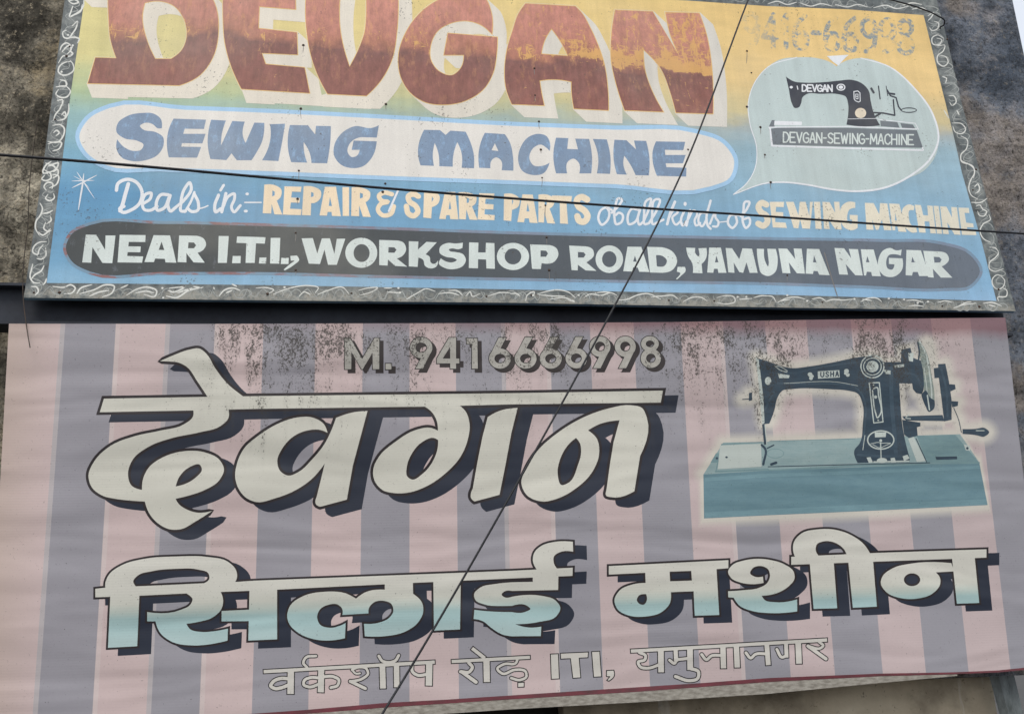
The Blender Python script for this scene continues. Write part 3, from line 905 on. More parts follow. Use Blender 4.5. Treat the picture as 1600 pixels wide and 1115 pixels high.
work = [poly('B2', '285,490 355,488 383,585 412,490 462,490 490,588 505,493 558,492 505,655 450,655 428,560 400,650 330,648'), disc('B2', 658, 580, 100, 94, ell('B2', 660, 582, 50, 56)),
        poly('B2', '770,500 875,503 925,520s 938,560s 915,600s 880,615 945,667 870,662 825,622 822,660 770,657', '828,545 865,546 878,562 865,580 827,579'),
        poly('B2', '955,508 1015,510 1012,560 1065,512 1130,515 1060,590 1085,605s 1092,640s 1110,650s 1138,628 1128,665s 1090,678s 1055,660s 1045,625s 1015,610 1010,668 955,665'),
        poly('B2', '1293,517 1250,522s 1190,520s 1150,545s 1148,580s 1185,605s 1240,615s 1255,625s 1235,638s 1190,635s 1155,615 1143,648s 1180,675s 1240,682s 1295,660s 1312,625s 1295,590s 1245,575s 1210,568s 1205,560s 1225,553s 1265,558s 1290,550'),
        poly('B2', '1332,515 1390,517 1388,578 1435,578 1437,518 1490,520 1493,680 1440,678 1438,622 1388,620 1387,677 1330,675'), disc('C2', 6, 603, 101, 85, ell('C2', 6, 603, 52, 50)),
        poly('C2', '113,528 235,532 280,555s 290,590s 265,635s 185,645 180,682 125,680', '178,565 213,567 225,585 212,605 178,605')]
road = [poly('C2', '357,535 460,540 505,560s 512,595s 480,630s 465,640 528,693 460,690 412,655 410,690 372,688', '412,575 448,577 460,592 448,610 412,610'), disc('C2', 608, 620, 86, 86, ell('C2', 608, 620, 45, 50)),
        poly('C2', '722,542 808,543 858,700 795,698 785,672 757,672 750,697 695,695', '768,598 757,635 780,636'), poly('C2', '845,543 935,545 1010,580s 1032,630s 1005,685s 940,705 862,703', '900,595 940,600s 968,630s 955,660s 905,665'),
        poly('C2', '1035,668 1080,668 1085,690s 1055,725s 1030,747 1025,742 1050,705s 1030,698')]
yam = [poly('C2', '1088,548 1145,550 1150,590s 1165,602s 1172,590 1165,552 1215,550 1210,620s 1185,650 1190,708 1130,705 1128,650s 1100,600s'), poly('C2', '1232,548 1305,548 1340,705 1290,705 1285,680 1262,680 1258,705 1220,703', '1278,598 1268,640 1290,640'),
       poly('C2', '1335,550 1375,552 1420,620 1440,552 1500,555 1535,705 1485,705 1465,640 1445,705 1420,700 1385,640 1390,705 1352,702'), poly('D2', '-70,555 -25,556 -15,640s 0,665s 5,640 -5,555 48,556 60,640s 45,700s 5,725s -40,710s -60,650s'),
       poly('D2', '65,553 120,555 170,620 160,553 210,555 230,710 180,708 130,640 140,708 90,706'), poly('D2', '243,555 320,557 385,720 320,717 310,695 285,693 280,712 235,710', '287,595 282,640 303,640')]
nag = [poly('D2', '415,550 475,552 520,615 505,556 562,558 592,722 545,720 485,650 500,717 445,715'), poly('D2', '580,558 660,560 705,727 650,725 645,700 617,698 612,722 600,722', '620,600 612,638 634,640'),
       poly('D2', '835,560 800,565s 765,550s 720,565s 690,620s 690,680s 730,725s 790,728s 835,690s 840,615 755,612 755,650 790,652 775,685s 750,680s 738,640s 755,595s 800,590s 830,598'),
       poly('D2', '865,562 955,565 1010,725 945,725 935,700 905,700 900,722 860,720', '902,605 895,640 917,640'), poly('D2', '970,568 1070,572 1120,590s 1130,625s 1105,655s 1085,665 1152,735 1080,735 1030,680 1035,735 1000,732', '1035,605 1070,607 1085,622 1075,640 1040,642')]
for wd_ in (near, iti, work, road, yam, nag):
    paint('lettering', UP, wd_, M['pale'], up, 2.4, 'pale grey capitals on the charcoal capsule')

# ---- trade line
rep = [poly('B2', s, *h) for s, *h in (
    ('52,155 115,157s 158,185s 155,230s 130,255 165,342 115,340 98,275 95,335 42,333', '103,190 118,200 116,222 101,228'), ('178,165 285,168 280,200 225,198 220,235 275,238 272,268 218,266 213,305 285,308 280,345 168,342',),
    ('298,165 360,168s 405,195s 402,240s 360,270s 345,270 342,347 287,345', '345,200 360,207 360,227 343,234'), ('430,168 500,168 530,352 475,350 472,325 448,325 443,348 397,347', '462,230 455,288 475,288'),
    ('540,170 582,170 582,350 542,350',), ('598,172 665,175s 712,200s 708,245s 685,265 718,357 668,355 645,285 645,352 595,350', '650,205 668,212 668,235 650,242'))]
spare = [line('B2', '1015,228 985,214 952,228 958,258 1000,290 1012,322 985,350 952,335 940,290', 34)] + [poly('B2', s, *h) for s, *h in (
    ('1050,198 1110,200s 1145,220s 1140,270s 1100,295 1095,365 1045,360', '1100,228 1110,243 1098,264'), ('1180,200 1245,200 1265,372 1215,370 1210,345 1190,345 1185,370 1145,368', '1212,255 1204,308 1220,308'),
    ('1265,203 1330,205s 1375,225s 1370,275s 1350,290 1385,375 1335,373 1315,310 1312,372 1270,370', '1318,235 1332,242 1330,266 1317,270'), ('1395,208 1490,210 1485,245 1435,243 1432,275 1485,278 1483,310 1430,308 1428,340 1492,345 1490,377 1385,372',))]
parts_ = [poly('C2', s, *h) for s, *h in (('-50,212 5,213s 45,240s 40,290s 0,312 -5,382 -52,378', '0,245 9,257 0,282'), ('65,215 130,217 160,395 110,392 105,365 80,365 75,390 33,388', '98,270 90,322 109,322'),
    ('165,217 230,220s 262,240s 258,285s 235,305 270,398 220,395 203,325 200,392 165,390', '205,250 218,258 216,282 203,287'), ('250,222 375,226 370,262 340,260 350,400 300,397 298,258 248,256',))] + [line('C2', '470,248 435,232 407,248 415,290 455,320 472,352 450,386 420,380 408,352', 40)]
amp = [line('B2', '850,215 800,205 768,225 785,255 825,262 780,275 762,310 790,345 845,335 862,290', 28)]
sew2 = [line('D2', '-10,280 -40,268 -60,292 -45,325 -10,350 -5,390 -30,412 -62,398', 38)] + [poly('D2', s, *h) for s, *h in (
    ('10,262 100,262 98,295 50,293 48,325 95,327 95,358 45,356 45,388 110,392 118,425 30,422',), ('112,262 160,262 190,345 198,262 235,262 258,350 262,262 280,262 262,430 215,428 200,370 190,428 160,425',), ('286,262 325,262 335,432 297,430',),
    ('340,262 385,264 420,330 412,262 445,262 460,435 420,433 378,370 385,432 350,430',), ('545,265 500,262s 460,290s 450,350s 475,420s 520,440s 560,425 560,345 510,343 512,372 525,375 520,400s 505,395s 495,350s 510,310s 535,300 545,300',))]
mac2 = [poly('D2', s, *h) for s, *h in (('605,268 660,270 695,340 700,270 745,272 772,440 725,438 712,370 690,437 675,437 650,370 660,437 615,435',), ('757,272 820,275 865,450 815,447 808,415 795,413 795,440 778,440', '795,330 793,378 805,379'),
    ('915,290 880,278s 845,300s 838,360s 865,430s 905,455s 932,450 925,415 900,410s 880,360s 885,315s 910,315',), ('917,280 955,282 970,345 1000,347 995,285 1028,287 1050,460 1015,458 1008,385 978,383 985,455 945,453',), ('1034,287 1066,288 1088,462 1056,460',),
    ('1076,290 1115,292 1150,360 1145,294 1180,296 1203,468 1165,466 1120,390 1130,464 1094,462',), ('1190,298 1255,300 1258,332 1228,330 1238,392 1282,397 1285,422 1242,420 1248,440 1298,445 1302,470 1212,468',))]
for wd_ in (rep, amp, spare, parts_, sew2, mac2):
    paint('lettering', UP, wd_, M['peach'], up, 1.8, 'peach capitals on the blue ground')
deals = [line('A2', s, wd) for s, wd in (('802,150 782,220 762,290 750,318', 24), ('728,190 735,152 790,122 850,138 888,200 873,270 820,313 762,325 748,305 775,290', 21),
    ('898,272 940,240 945,208 915,212 890,262 902,310 940,315 982,290', 19), ('1052,218 1008,217 977,270 985,315 1020,305 1060,228', 20), ('1064,222 1050,290 1065,320 1097,298', 20),
    ('1097,298 1152,250 1196,172 1186,142 1160,170 1131,270 1133,320 1160,320', 19), ('1155,325 1192,262 1215,202', 15), ('1213,210 1240,270 1236,315 1196,322 1172,302', 19), ('1242,305 1272,298 1300,286', 9))]
in_ = [line('A2', s, wd) for s, wd in (('1366,220 1342,290 1347,325 1380,305', 20), ('1398,158 1378,190', 17), ('1412,210 1386,325', 20), ('1394,295 1430,226 1465,212 1466,240 1447,300 1460,325 1502,285', 18), ('1530,266 1632,266', 9))] + [disc('A2', 1545, 213, 11, 9), disc('A2', 1536, 320, 13, 9)]
ofall = [line('C2', s, wd) for s, wd in (('602,292 560,310 540,370 560,405 595,380 606,320 590,295 622,312', 15), ('624,330 670,282 686,247 666,240 646,290 640,360 652,402 682,390 690,342 668,330 648,345', 15),
    ('790,312 750,306 722,360 732,402 766,390 800,312', 15), ('800,312 786,370 796,405 822,385', 15), ('822,385 860,290 866,242 846,250 826,340 832,402 856,395', 15), ('856,395 910,300 921,247 900,246 876,340 882,402 910,390 946,374', 15))]
kinds = [line('C2', s, wd) for s, wd in (('1018,262 986,340 970,402', 17), ('976,372 1020,312 1036,322 1002,360 1025,405 1056,380', 14), ('1076,320 1056,380 1066,410 1090,385', 15), ('1112,315 1090,410', 16), ('1100,372 1140,316 1156,330 1141,385 1151,410 1176,395', 14),
    ('1216,332 1186,330 1166,390 1186,415 1216,370', 14), ('1241,255 1216,380 1226,415 1241,430', 15), ('1236,400 1270,332 1272,360 1291,390 1281,416 1256,415', 14), ('1290,390 1346,384', 8), ('1402,342 1366,346 1351,400 1376,425 1406,390 1401,346 1432,346', 15),
    ('1430,352 1470,302 1482,262 1461,260 1446,320 1446,400 1461,425 1486,400 1481,362 1451,370', 15))] + [disc('C2', 1082, 275, 10, 13)]
for wd_ in (deals, in_, ofall, kinds):
    paint('lettering', UP, wd_, M['script'], up, 1.8, 'white brush script on the blue ground')
paint('brush_slash', UP, [line('B2', '888,190 862,250 830,320', 13)], M['script'], up, 2.4)
paint('painted_star', UP, [line('A2', s, wd, taper=0.25) for s, wd in (('480,75 520,135 590,240', 6), ('524,85 518,140 505,220 490,312', 11), ('448,132 520,130 590,128', 6), ('450,175 520,140 606,95', 8), ('460,100 518,135 560,180', 4))], M['script'], up, 1.8)

# ---- worn phone number
FONT = {
    'A': ['0,1 .45,0 .55,0 1,1', '.2,.65 .8,.65'], 'C': ['1,.2 .65,0 .25,.08 0,.5 .25,.92 .65,1 1,.8'], 'D': ['0,0 0,1', '0,0 .55,.03 1,.35 1,.65 .55,.97 0,1'], 'E': ['1,0 0,0 0,1 1,1', '0,.5 .8,.5'],
    'G': ['1,.2 .6,0 .2,.1 0,.5 .2,.9 .6,1 1,.85 1,.55 .55,.55'], 'H': ['0,0 0,1', '1,0 1,1', '0,.5 1,.5'], 'I': ['.5,0 .5,1'], 'M': ['0,1 .08,0 .5,.75 .92,0 1,1'], 'N': ['0,1 0,0 1,1 1,0'],
    'S': ['1,.15 .55,0 .08,.2 .3,.45 .75,.57 .95,.8 .5,1 0,.87'], 'U': ['0,0 0,.75 .5,1 1,.75 1,0'], 'V': ['0,0 .5,1 1,0'], 'W': ['0,0 .25,1 .5,.2 .75,1 1,0'], '-': ['.1,.5 .9,.5'],
    '9': ['.95,.3 .6,.55 .1,.4 .1,.12 .55,0 .95,.2 .95,.55 .75,.9 .3,1'], '6': ['.8,0 .25,.25 .05,.65 .3,.97 .75,.97 .95,.72 .7,.5 .3,.52 .05,.7'], '8': ['.5,.47 .1,.3 .2,.05 .5,0 .8,.05 .9,.3 .5,.47 .05,.7 .2,.97 .5,1 .8,.97 .95,.7 .5,.47'],
    '4': ['.75,1 .75,0 .05,.7 1,.7'], '1': ['.3,.15 .6,0 .6,1'],
}
SMOOTHC = set('CDGS968U')
def text(tile, s, x0, y0, x1, y1, h, wd, gap=0.32, slant=0.0, widths={}):
    """stroke lettering; top line from x0,y0 to x1,y1, height h, in tile pixels"""
    ox, oy, k = TX[tile[0]], TY[tile[1]], 0.25
    W = [widths.get(c, 0.35 if c == 'I' else 1.25 if c in 'MW' else 0.6 if c in '-1' else 1.0) for c in s]
    unit = 1.0 / (sum(W) + gap * (len(s) - 1))
    out = []; p = 0.0
    for c, cw in zip(s, W):
        for st in FONT.get(c, []):
            q = []
            for tk in st.split():
                a, b = map(float, tk.split(','))
                f = (p + a * cw) * unit
                X = x0 + (x1 - x0) * f + slant * (1 - b) * h
                Y = y0 + (y1 - y0) * f + b * h
                q.append((ox + X * k, oy + Y * k))
            if c in SMOOTHC: out.append(('line', smooth(np.array(q), [True] * len(q), closed=False, n=5), wd * k, None))
            else: out += [('line', np.array([q[i], q[i + 1]]), wd * k, None) for i in range(len(q) - 1)]
        p += cw + gap
    return out
paint('lettering', UP, text('D1', '9416-66998', -150, 85, 905, 130, 205, 30, gap=0.28), M['worn'], up, 0.6, 'blue phone number almost worn away')

# ---- speech bubble and painted machine
bub = [poly('S', '1197,107s 1220,93s 1245,90s 1275,91s 1296,97s 1307,104 1318,97s 1345,91s 1390,105s 1430,140s 1455,175s 1467,215s 1461,245s 1442,268s 1415,280s 1387,292s 1340,299s 1300,296s 1262,289s 1225,285s 1200,287s 1146,304 1165,287s 1179,265s 1182,230s 1172,195s 1169,162s 1178,130s')]
bb = paint('speech_bubble', UP, bub, M['bubble'], up, 1.8)
paint('bubble_rim', UP, [line('S', '1146,304 1200,286 1225,285 1262,289 1300,296 1340,299 1387,292 1425,273 1452,250 1466,220 1457,178 1430,140 1390,105 1345,91', 3.2, taper=0.4), line('S', '1146,304 1168,285 1180,262 1182,230 1172,195 1169,162 1180,128 1200,105 1245,90', 1.4),
                         poly('S', '1292,88 1326,86 1315,97s 1310,103 1303,98s')], M['script'], bb, 2.4)
mach = [poly('D1', '112,480 160,510s 230,518s 350,515s 450,505s 520,500s 590,525s 630,570s 641,630s 665,720s 700,785 600,792s 490,780 500,720s 500,650s 485,605s 440,590s 330,588s 240,590s 215,610s 207,645s 192,672s 165,675s 150,650s 130,560s'),
        *lines('D1', '660,705 720,708 790,722', 10), *lines('D1', '792,722 786,670 783,625', 9), *lines('D1', '745,565 765,600 800,612 815,668 832,690', 9), ring('D1', 880, 690, 50, 17, 6), line('D1', '690,540 700,620', 8), line('D1', '645,555 660,580', 14), line('D1', '738,540 748,600', 5),
        line('D1', '672,728 700,712', 12), line('D1', '755,585 790,590', 12)]
mc = paint('machine_picture', UP, mach, M['ink'], up, 3.6, 'black hand crank sewing machine painted in the bubble')
paint('machine_base', UP, [poly('D1', '5,808 60,800 500,800 930,815 968,925 500,918 25,905'), poly('D1', '700,755 808,765 822,800 705,790'), poly('D1', '826,770 905,780 920,806 838,800'), poly('D1', '4,795 24,752 42,752 40,795')], M['ink2'], mc, 3.0)
paint('base_edge', UP, [*lines('D1', '12,800 25,912 500,928 968,940 966,925', 11), *lines('D1', '5,797 500,792 930,808', 7), poly('D1', '40,757 212,762 210,785 38,783'), *lines('D1', '690,748 920,772 940,810', 5)], M['script'], mc, 3.3)
paint('lettering', UP, text('D1', 'DEVGAN', 214, 532, 400, 534, 40, 9, gap=0.22), M['script'], mc, 4.2)
paint('lettering', UP, text('D1', 'DEVGAN-SEWING-MACHINE', 96, 828, 908, 844, 62, 9, gap=0.30), M['pale'], mc, 4.2)
paint('machine_marks', UP, [disc('D1', 145, 547, 10, 8), ring('D1', 455, 547, 28, 22, 7), disc('D1', 455, 547, 14, 11), *lines('D1', '536,574 560,570 574,582 576,634 566,640 546,632 538,620 536,574', 5), *lines('D1', '547,590 562,590 562,620 549,618 547,590', 4), *lines('D1', '548,604 562,605', 4), line('D1', '182,540 186,560', 6), line('D1', '500,745 690,742', 3)], M['script'], mc, 4.2)
paint('machine_spot', UP, [disc('D1', 578, 708, 35, 32)], M['buff'], mc, 4.2)

# ---- fixings and their rust drips
nails = [(470, 170), (467, 267), (474, 71), (465, 311), (462, 364), (462, 422), (603, 163), (842, 190), (845, 234), (847, 278), (852, 321), (854, 371), (858, 422), (836, 149), (835, 107), (1188, 199), (1195, 242), (1204, 285), (1230, 430), (1167, 80), (1174, 114), (1167, 167),
         (1075, 234), (602, 287), (598, 300), (53, 457), (93, 457), (418, 459), (549, 458), (760, 463), (1116, 470), (1285, 472), (1472, 478), (1530, 479), (1045, 469), (830, 461), (1520, 297), (1525, 265), (1560, 452), (104, 88), (109, 73), (86, 187), (1218, 8), (1480, 62)]
def dome(name, fr, px, py, r, mm, mat, parent):
    u, v = fr.uv(px, py)
    V = [(u, -(mm / 1000 + r * 0.75), v)]
    F = []
    for ri, (rr, hh) in enumerate(((0.6, 0.6), (1.0, 0.2), (1.02, -0.15))):
        for q in range(10):
            a = 2 * math.pi * q / 10
            V.append((u + r * rr * math.cos(a), -(mm / 1000 + r * hh), v + r * rr * math.sin(a)))
    for q in range(10): F.append((0, 1 + q, 1 + (q + 1) % 10))
    for ri in range(2):
        for q in range(10):
            a, b = 1 + ri * 10 + q, 1 + ri * 10 + (q + 1) % 10
            F.append((a, a + 10, b + 10, b))
    return link_mesh(name, V, F, mat, parent, True)
for i, (x, y) in enumerate(nails):
    dome('nail', UP, x, y, random.choice((0.0042, 0.005, 0.006)), 1.0, M['nail'], up)
dr = []
for i, (x, y) in enumerate(nails[:20]):
    L = random.uniform(6, 20)
    dr.append(line('S', '%f,%f %f,%f %f,%f' % (x, y, x + random.uniform(-.5, .5), y + L * .5, x + random.uniform(-1, 1), y + L), 0.9, taper=0.3))
dr += [line('S', '1288,395 1298,430 1308,462', 1.4), line('S', '1070,345 1068,352', 1)]
for d_ in dr: paint('rust_drip', UP, [d_], M['drip'], up, 5.4)

# ------------------------------------------------------------------ lower banner
lo = empty('banner_sign', LO.o, (LO.lean, 0, 0))
tag(lo, 'pink and mauve striped banner with large cream Hindi letters and teal sewing machine', 'sign')
BOUT = [(14, 505.5), (300, 506), (600, 505), (850, 504.5), (1050, 503), (1300, 499), (1571, 496), (1585, 620), (1600, 750), (1626, 1043), (1560, 1049), (1490, 1052), (1375, 1055), (1200, 1064), (1000, 1079), (800, 1091), (600, 1104), (480, 1114), (180, 1137), (-34, 1150), (-12, 900), (1, 740)]
slab('banner', LO, BOUT, M['stripes'], lo, 0.0, 2.5)
hem = 'S', '-33,1144 180,1130 480,1108 560,1101 600,1097.5 700,1092 800,1085.5 900,1079 1000,1072.5 1100,1066 1200,1058.5 1375,1051.5 1490,1049.5 1560,1046.5 1623,1040 1626,1043.6 1560,1049.6 1490,1052.6 1375,1055.6 1200,1064.6 1000,1079.6 800,1091.6 600,1104.6 480,1114.6 180,1136.6 -33,1149.5'
paint('hem', LO, [poly(*hem)], M['v_red'], lo, 0.5)
slab('batten', LO, [(-34, 1151), (180, 1138), (600, 1105), (800, 1092), (1000, 1080), (1200, 1065), (1375, 1056), (1495, 1053), (1495, 1055), (1375, 1066), (1200, 1083), (1000, 1096), (800, 1107), (600, 1121), (180, 1155), (-36, 1169)], M['wood'], lo, 3.0, 24.0)
# frame bars behind the cloth, reaching the wall
for px in (60, 800, 1540):
    u, v0 = LO.uv(px, 1020); v1 = LO.uv(px, 525)[1]
    box('frame_bar', u - 0.02, u + 0.02, 0.004, 0.03, v0, v1, M['strip'], lo)
    for py in (560, 1000):
        _, v = LO.uv(px, py)
        y_at = LO.o.y - math.sin(LO.lean) * v
        L = (WALL_Y + 0.03 - y_at) / math.cos(LO.lean)
        box('bracket', u - 0.014, u + 0.014, 0.031, L, v - 0.014, v + 0.014, M['strip'], lo)

def blocked(fillm, shapes, outw, d, mm, label):
    o = paint('lettering', LO, shapes, fillm, lo, mm + 1.2, label)
    g = grow(shapes, outw)
    paint('outline', LO, g, M['v_brown'], o, mm + 0.6)
    paint('drop_shadow', LO, shift(g, d), M['v_navy'], o, mm)
    return o

dev = [
    poly('S', '162.5,622.5 325,619.7 400,618.6 800,614 1035.7,610 1032.5,628.7 800,631.5 660,635 400,638.5 300,641 156,643.7'),
    poly('A3', '1000,256 1095,215s 1180,185s 1248,178s 1290,210s 1345,300s 1430,405s 1485,450s 1540,490 1310,500 1235,385s 1165,290s 1115,265s 1050,258s'),
    poly('A3', '1205,545 1207,600s 1150,650s 1000,690s 850,722s 690,785s 590,880s 553,970s 575,1045s 640,1095s 720,1115s 800,1125s 905,1132 935,1210s 990,1270s 1060,1305s 1130,1305s 1225,1255s 1327,1190 1240,1202s 1175,1185s 1120,1150s 1097,1115 1180,1095s 1280,1060s 1370,1000s 1400,930s 1370,870s 1280,825s 1150,818s 1020,855s 930,920s 892,1000s 888,1060 820,1030s 800,960s 830,870s 930,790s 1080,735s 1250,700s 1380,660s 1428,610s 1425,545',
         '1098,1038 1120,980s 1180,920s 1250,903s 1262,930s 1220,985s 1150,1025s'),
    poly('B3', '697,567 605,910 568,1120 400,1165 375,1150s 380,1100 430,895 350,990s 250,1060s 120,1112s 0,1135s -60,1110s -110,1050s -130,980s -120,900s -70,795s 10,725s 130,650s 260,607s 350,607s 425,650s 447,703 400,685s 330,687s 240,722s 165,800s 133,880s 150,940s 200,970s 270,945s 350,870s 430,770s 470,690s 500,610 600,577s'),
    poly('B3', '1045,535 1095,570s 1130,630s 1137,690 1090,672s 1000,685s 870,760s 770,850s 733,930s 740,1000s 790,1060s 870,1080s 960,1075s 1060,1040s 1180,960s 1280,850s 1325,740s 1335,650s 1310,570s 1275,535', '1138,748 1110,735s 1040,760s 970,840s 942,920s 945,975s 975,995s 1040,960s 1100,890s 1135,800s'),
    poly('B3', '1635,548 1597,700 1560,900 1522,1090 1365,1132 1345,1112s 1355,1050 1385,880 1415,730 1448,605 1520,567s'),
    poly('C3', '672,625 635,760 612,900 590,1060 588,1095s 620,1105s 765,1068 800,850 843,610s 812,548s 740,531s 600,552s 450,605s 290,700s 160,815s 90,925s 58,1015s 90,1090s 190,1132s 280,1115s 400,1050s 500,950s 545,830s 530,740s 475,688 540,652s', '400,735 350,780s 300,870s 285,950s 310,1030s 360,1010s 410,910s 432,820s 425,770s'),
]
blocked(M['v_cream'], dev, 4.3, (19.5, 11.5), 0.6, 'largest cream Hindi word with navy block shadow')
sil = [
    poly('S', '149,919.2 165,917.4 366,908.6 400,906.4 800,891 895,886.2 894.5,899 800,903 645,910 434,920.5 300,926 218,930 149,932.5'),
    poly('A4', '660,600 658,565s 680,510s 760,450s 900,410s 1100,395s 1300,398s 1420,425s 1475,480s 1482,520s 1460,570', '850,582 833,550s 860,515s 950,487s 1100,472s 1240,477s 1302,500s 1308,535s 1275,562'),
    poly('A4', '690,630 675,965 858,955 872,620'),
    poly('A4', '1370,600 1395,670s 1385,720s 1330,775s 1240,803s 1165,815 1190,850s 1250,865s 1350,860s 1425,845 1422,920 1330,940s 1200,950s 1080,930s 1000,870s 972,800 920,800 920,742 1130,728s 1190,695s 1203,660s 1180,635s 1100,615'),
    poly('A4', '1385,735 1600,725 1600,798 1385,800'),
    poly('A4', '1560,580 1732,570 1732,912 1552,920'),
    poly('B4', '195,770s 215,700s 300,640s 430,615s 560,625s 625,658 680,620s 805,602 805,545 980,540 982,628 1040,690s 1045,740s 1010,810s 930,865s 800,893s 680,893 675,815 760,810s 830,780s 858,740s 845,690s 800,672s 740,680s 705,720s 703,750 540,760 538,720s 510,695s 450,697s 400,725s 382,770s 400,820s 460,840s 530,825s 560,810 556,905 480,918s 380,915s 270,875s 205,810s'),
    poly('B4', '1108,530 1280,525 1275,850 1112,858'),
    poly('C4', '290,500 288,604 0,610 -50,615s -65,633s -50,648s 0,646 180,640s 270,668s 302,715s 275,770s 170,803s 20,818 100,838s 183,833 180,892 0,893 -60,882s -130,840s -180,800s -240,785 -235,728 -150,737s 0,742 85,740s 115,722s 95,703s 0,703 -60,704s -170,695s -230,665s -237,630s -200,590s -100,566s 0,556 130,553 130,500'),
    poly('C4', '165,490 130,420s 140,370s 190,325s 260,305s 380,303 382,365 300,368s 262,395s 260,430s 290,480'),
]
blocked(M['v_fade'], sil, 3.2, (18.5, 9.3), 0.6, 'left word of the second Hindi line, cream fading to aqua')
msh = [
    poly('C4', '605,455 1352,418 1352,468 1278,474 832,497 605,508'),
    poly('C4', '832,480 835,560 760,568s 675,605s 640,668s 660,725s 740,766s 830,770s 930,745s 985,690s 993,618 1135,612 1142,765 1295,760 1276,440', '985,490 1120,485 1124,545 988,550', '780,668s 790,642s 838,630 842,670s 825,695s 795,690s'),
    poly('D4', '-32,520 -28,560 -90,568s -170,558s -230,530s -250,490s -225,450s -150,420s -40,410s 20,418s 100,443s 160,490s 165,535s 130,580s 60,622s -40,640 -20,667s 40,680s 182,663 182,738 100,747s 0,748s -100,735s -180,700s -215,652 -248,650 -250,612 -150,605s -60,592s -5,560s 12,515s 0,475s -40,455s -95,468s -112,500s -80,522s'),
    poly('D4', '145,397 690,372 1365,350 1365,402 1290,405 655,428 145,447'),
    poly('D4', '260,430 410,420 432,718 285,722'), poly('D4', '500,415 655,405 680,708 530,715'),
    poly('D4', '175,410 157,360s 162,305s 210,250s 310,226s 420,228s 520,262s 600,320s 645,390 495,395 470,345s 420,310s 350,300s 305,320s 298,355s 332,405'),
    poly('D4', '1145,436 890,440s 780,468s 715,520s 704,560s 740,618s 830,655s 930,658s 1030,625s 1075,570s 1075,530s 1048,494 1165,488', ell('D4', 900, 540, 51, 40)),
    poly('D4', '1148,390 1290,385 1320,685 1180,690'),
]
blocked(M['v_fade'], msh, 3.2, (17.0, 8.8), 0.6, 'right word of the second Hindi line, cream fading to aqua')

# thin outlined address line
def outlined(strokes, extra=()):
    sh_ = []
    for tile, s, wd, sm in strokes:
        P, _ = pts(tile, s)
        sh_.append(line(tile, s, wd, sm))
    sh_ = sh_ + list(extra)
    o = paint('lettering', LO, grow(sh_, -0.75), M['v_grey'], lo, 1.2, 'thin outlined address lettering')
    paint('outline', LO, grow(sh_, 0.75), M['v_ink'], o, 0.6)
def bar(tile, x0, y0, x1, y1, wd):
    """a flat-ended straight stroke"""
    d = np.array([x1 - x0, y1 - y0], float); d /= np.linalg.norm(d); n = np.array([d[1], -d[0]]) * wd / 2
    q = [(x0 + n[0], y0 + n[1]), (x1 + n[0], y1 + n[1]), (x1 - n[0], y1 - n[1]), (x0 - n[0], y0 - n[1])]
    return poly(tile, ' '.join('%f,%f' % p for p in q))
outlined([('B5', '200,893 150,893 105,915 92,938 118,955 160,950 205,932', 27, True), ('B5', '318,822 296,795 312,762 375,752', 22, True), ('B5', '400,890 340,887 300,908 298,930 330,945 400,925', 24, True), ('B5', '420,882 480,880 518,902 510,935 468,950', 24, True),
          ('B5', '600,838 640,822 688,830 700,862 668,892 588,912', 22, True), ('B5', '600,838 625,862 650,860', 18, True), ('B5', '590,910 683,955', 26, False), ('B5', '768,752 788,782 830,792 872,780 892,748', 24, True), ('B5', '975,805 978,850 1010,872 1070,866', 25, True)],
         [bar('B5', 45, 850, 1120, 790, 27), bar('B5', 218, 845, 216, 992, 46), bar('B5', 408, 835, 405, 982, 44), bar('B5', 790, 812, 794, 958, 42), bar('B5', 878, 808, 880, 950, 40), bar('B5', 1083, 795, 1080, 940, 46)])
outlined([('B5', '1330,795 1352,822 1335,850 1278,850', 26, True), ('B5', '1285,850 1375,915', 28, False), ('C5', '35,770 25,795 -50,803 -92,832 -60,862 20,838 85,850 90,880 48,902 -5,890', 22, True)],
         [bar('B5', 1220, 787, 1715, 760, 26), bar('B5', 1440, 770, 1443, 918, 45), bar('B5', 1348, 702, 1432, 768, 28), poly('C5', '36,918 76,916 76,946 36,948')])
outlined([], [poly('C5', '240,740 290,738 296,895 245,898'), poly('C5', '302,735 478,727 475,763 420,766 430,888 380,892 365,769 304,772'), poly('C5', '497,725 548,722 560,882 510,885'), poly('C5', '590,843 636,840 640,875s 605,910 592,905 610,882 590,880')])
outlined([('C5', '795,730 835,752 830,775 788,790 800,818 850,828 925,805', 24, True), ('C5', '985,778 1015,798 1030,775', 24, True), ('C5', '1115,830 1165,850 1160,892 1110,906 1022,880', 26, True), ('C5', '1185,742 1215,775 1245,752 1310,748', 24, True),
          ('C5', '1462,732 1492,765 1520,742 1590,738', 24, True), ('D5', '55,710 88,760 112,752', 24, True), ('D5', '320,665 345,688 330,702 248,690', 22, True), ('D5', '250,690 362,770', 27, False)],
         [bar('C5', 740, 722, 1972, 652, 27), bar('C5', 930, 712, 932, 857, 42), bar('C5', 1022, 708, 1026, 790, 32), bar('C5', 1018, 776, 1115, 766, 24), bar('C5', 1112, 705, 1114, 842, 42), bar('C5', 1318, 692, 1322, 832, 40), bar('C5', 1402, 688, 1408, 827, 40), bar('C5', 1592, 678, 1602, 812, 36), bar('D5', 112, 665, 116, 765, 30), bar('D5', 188, 662, 194, 803, 42)])

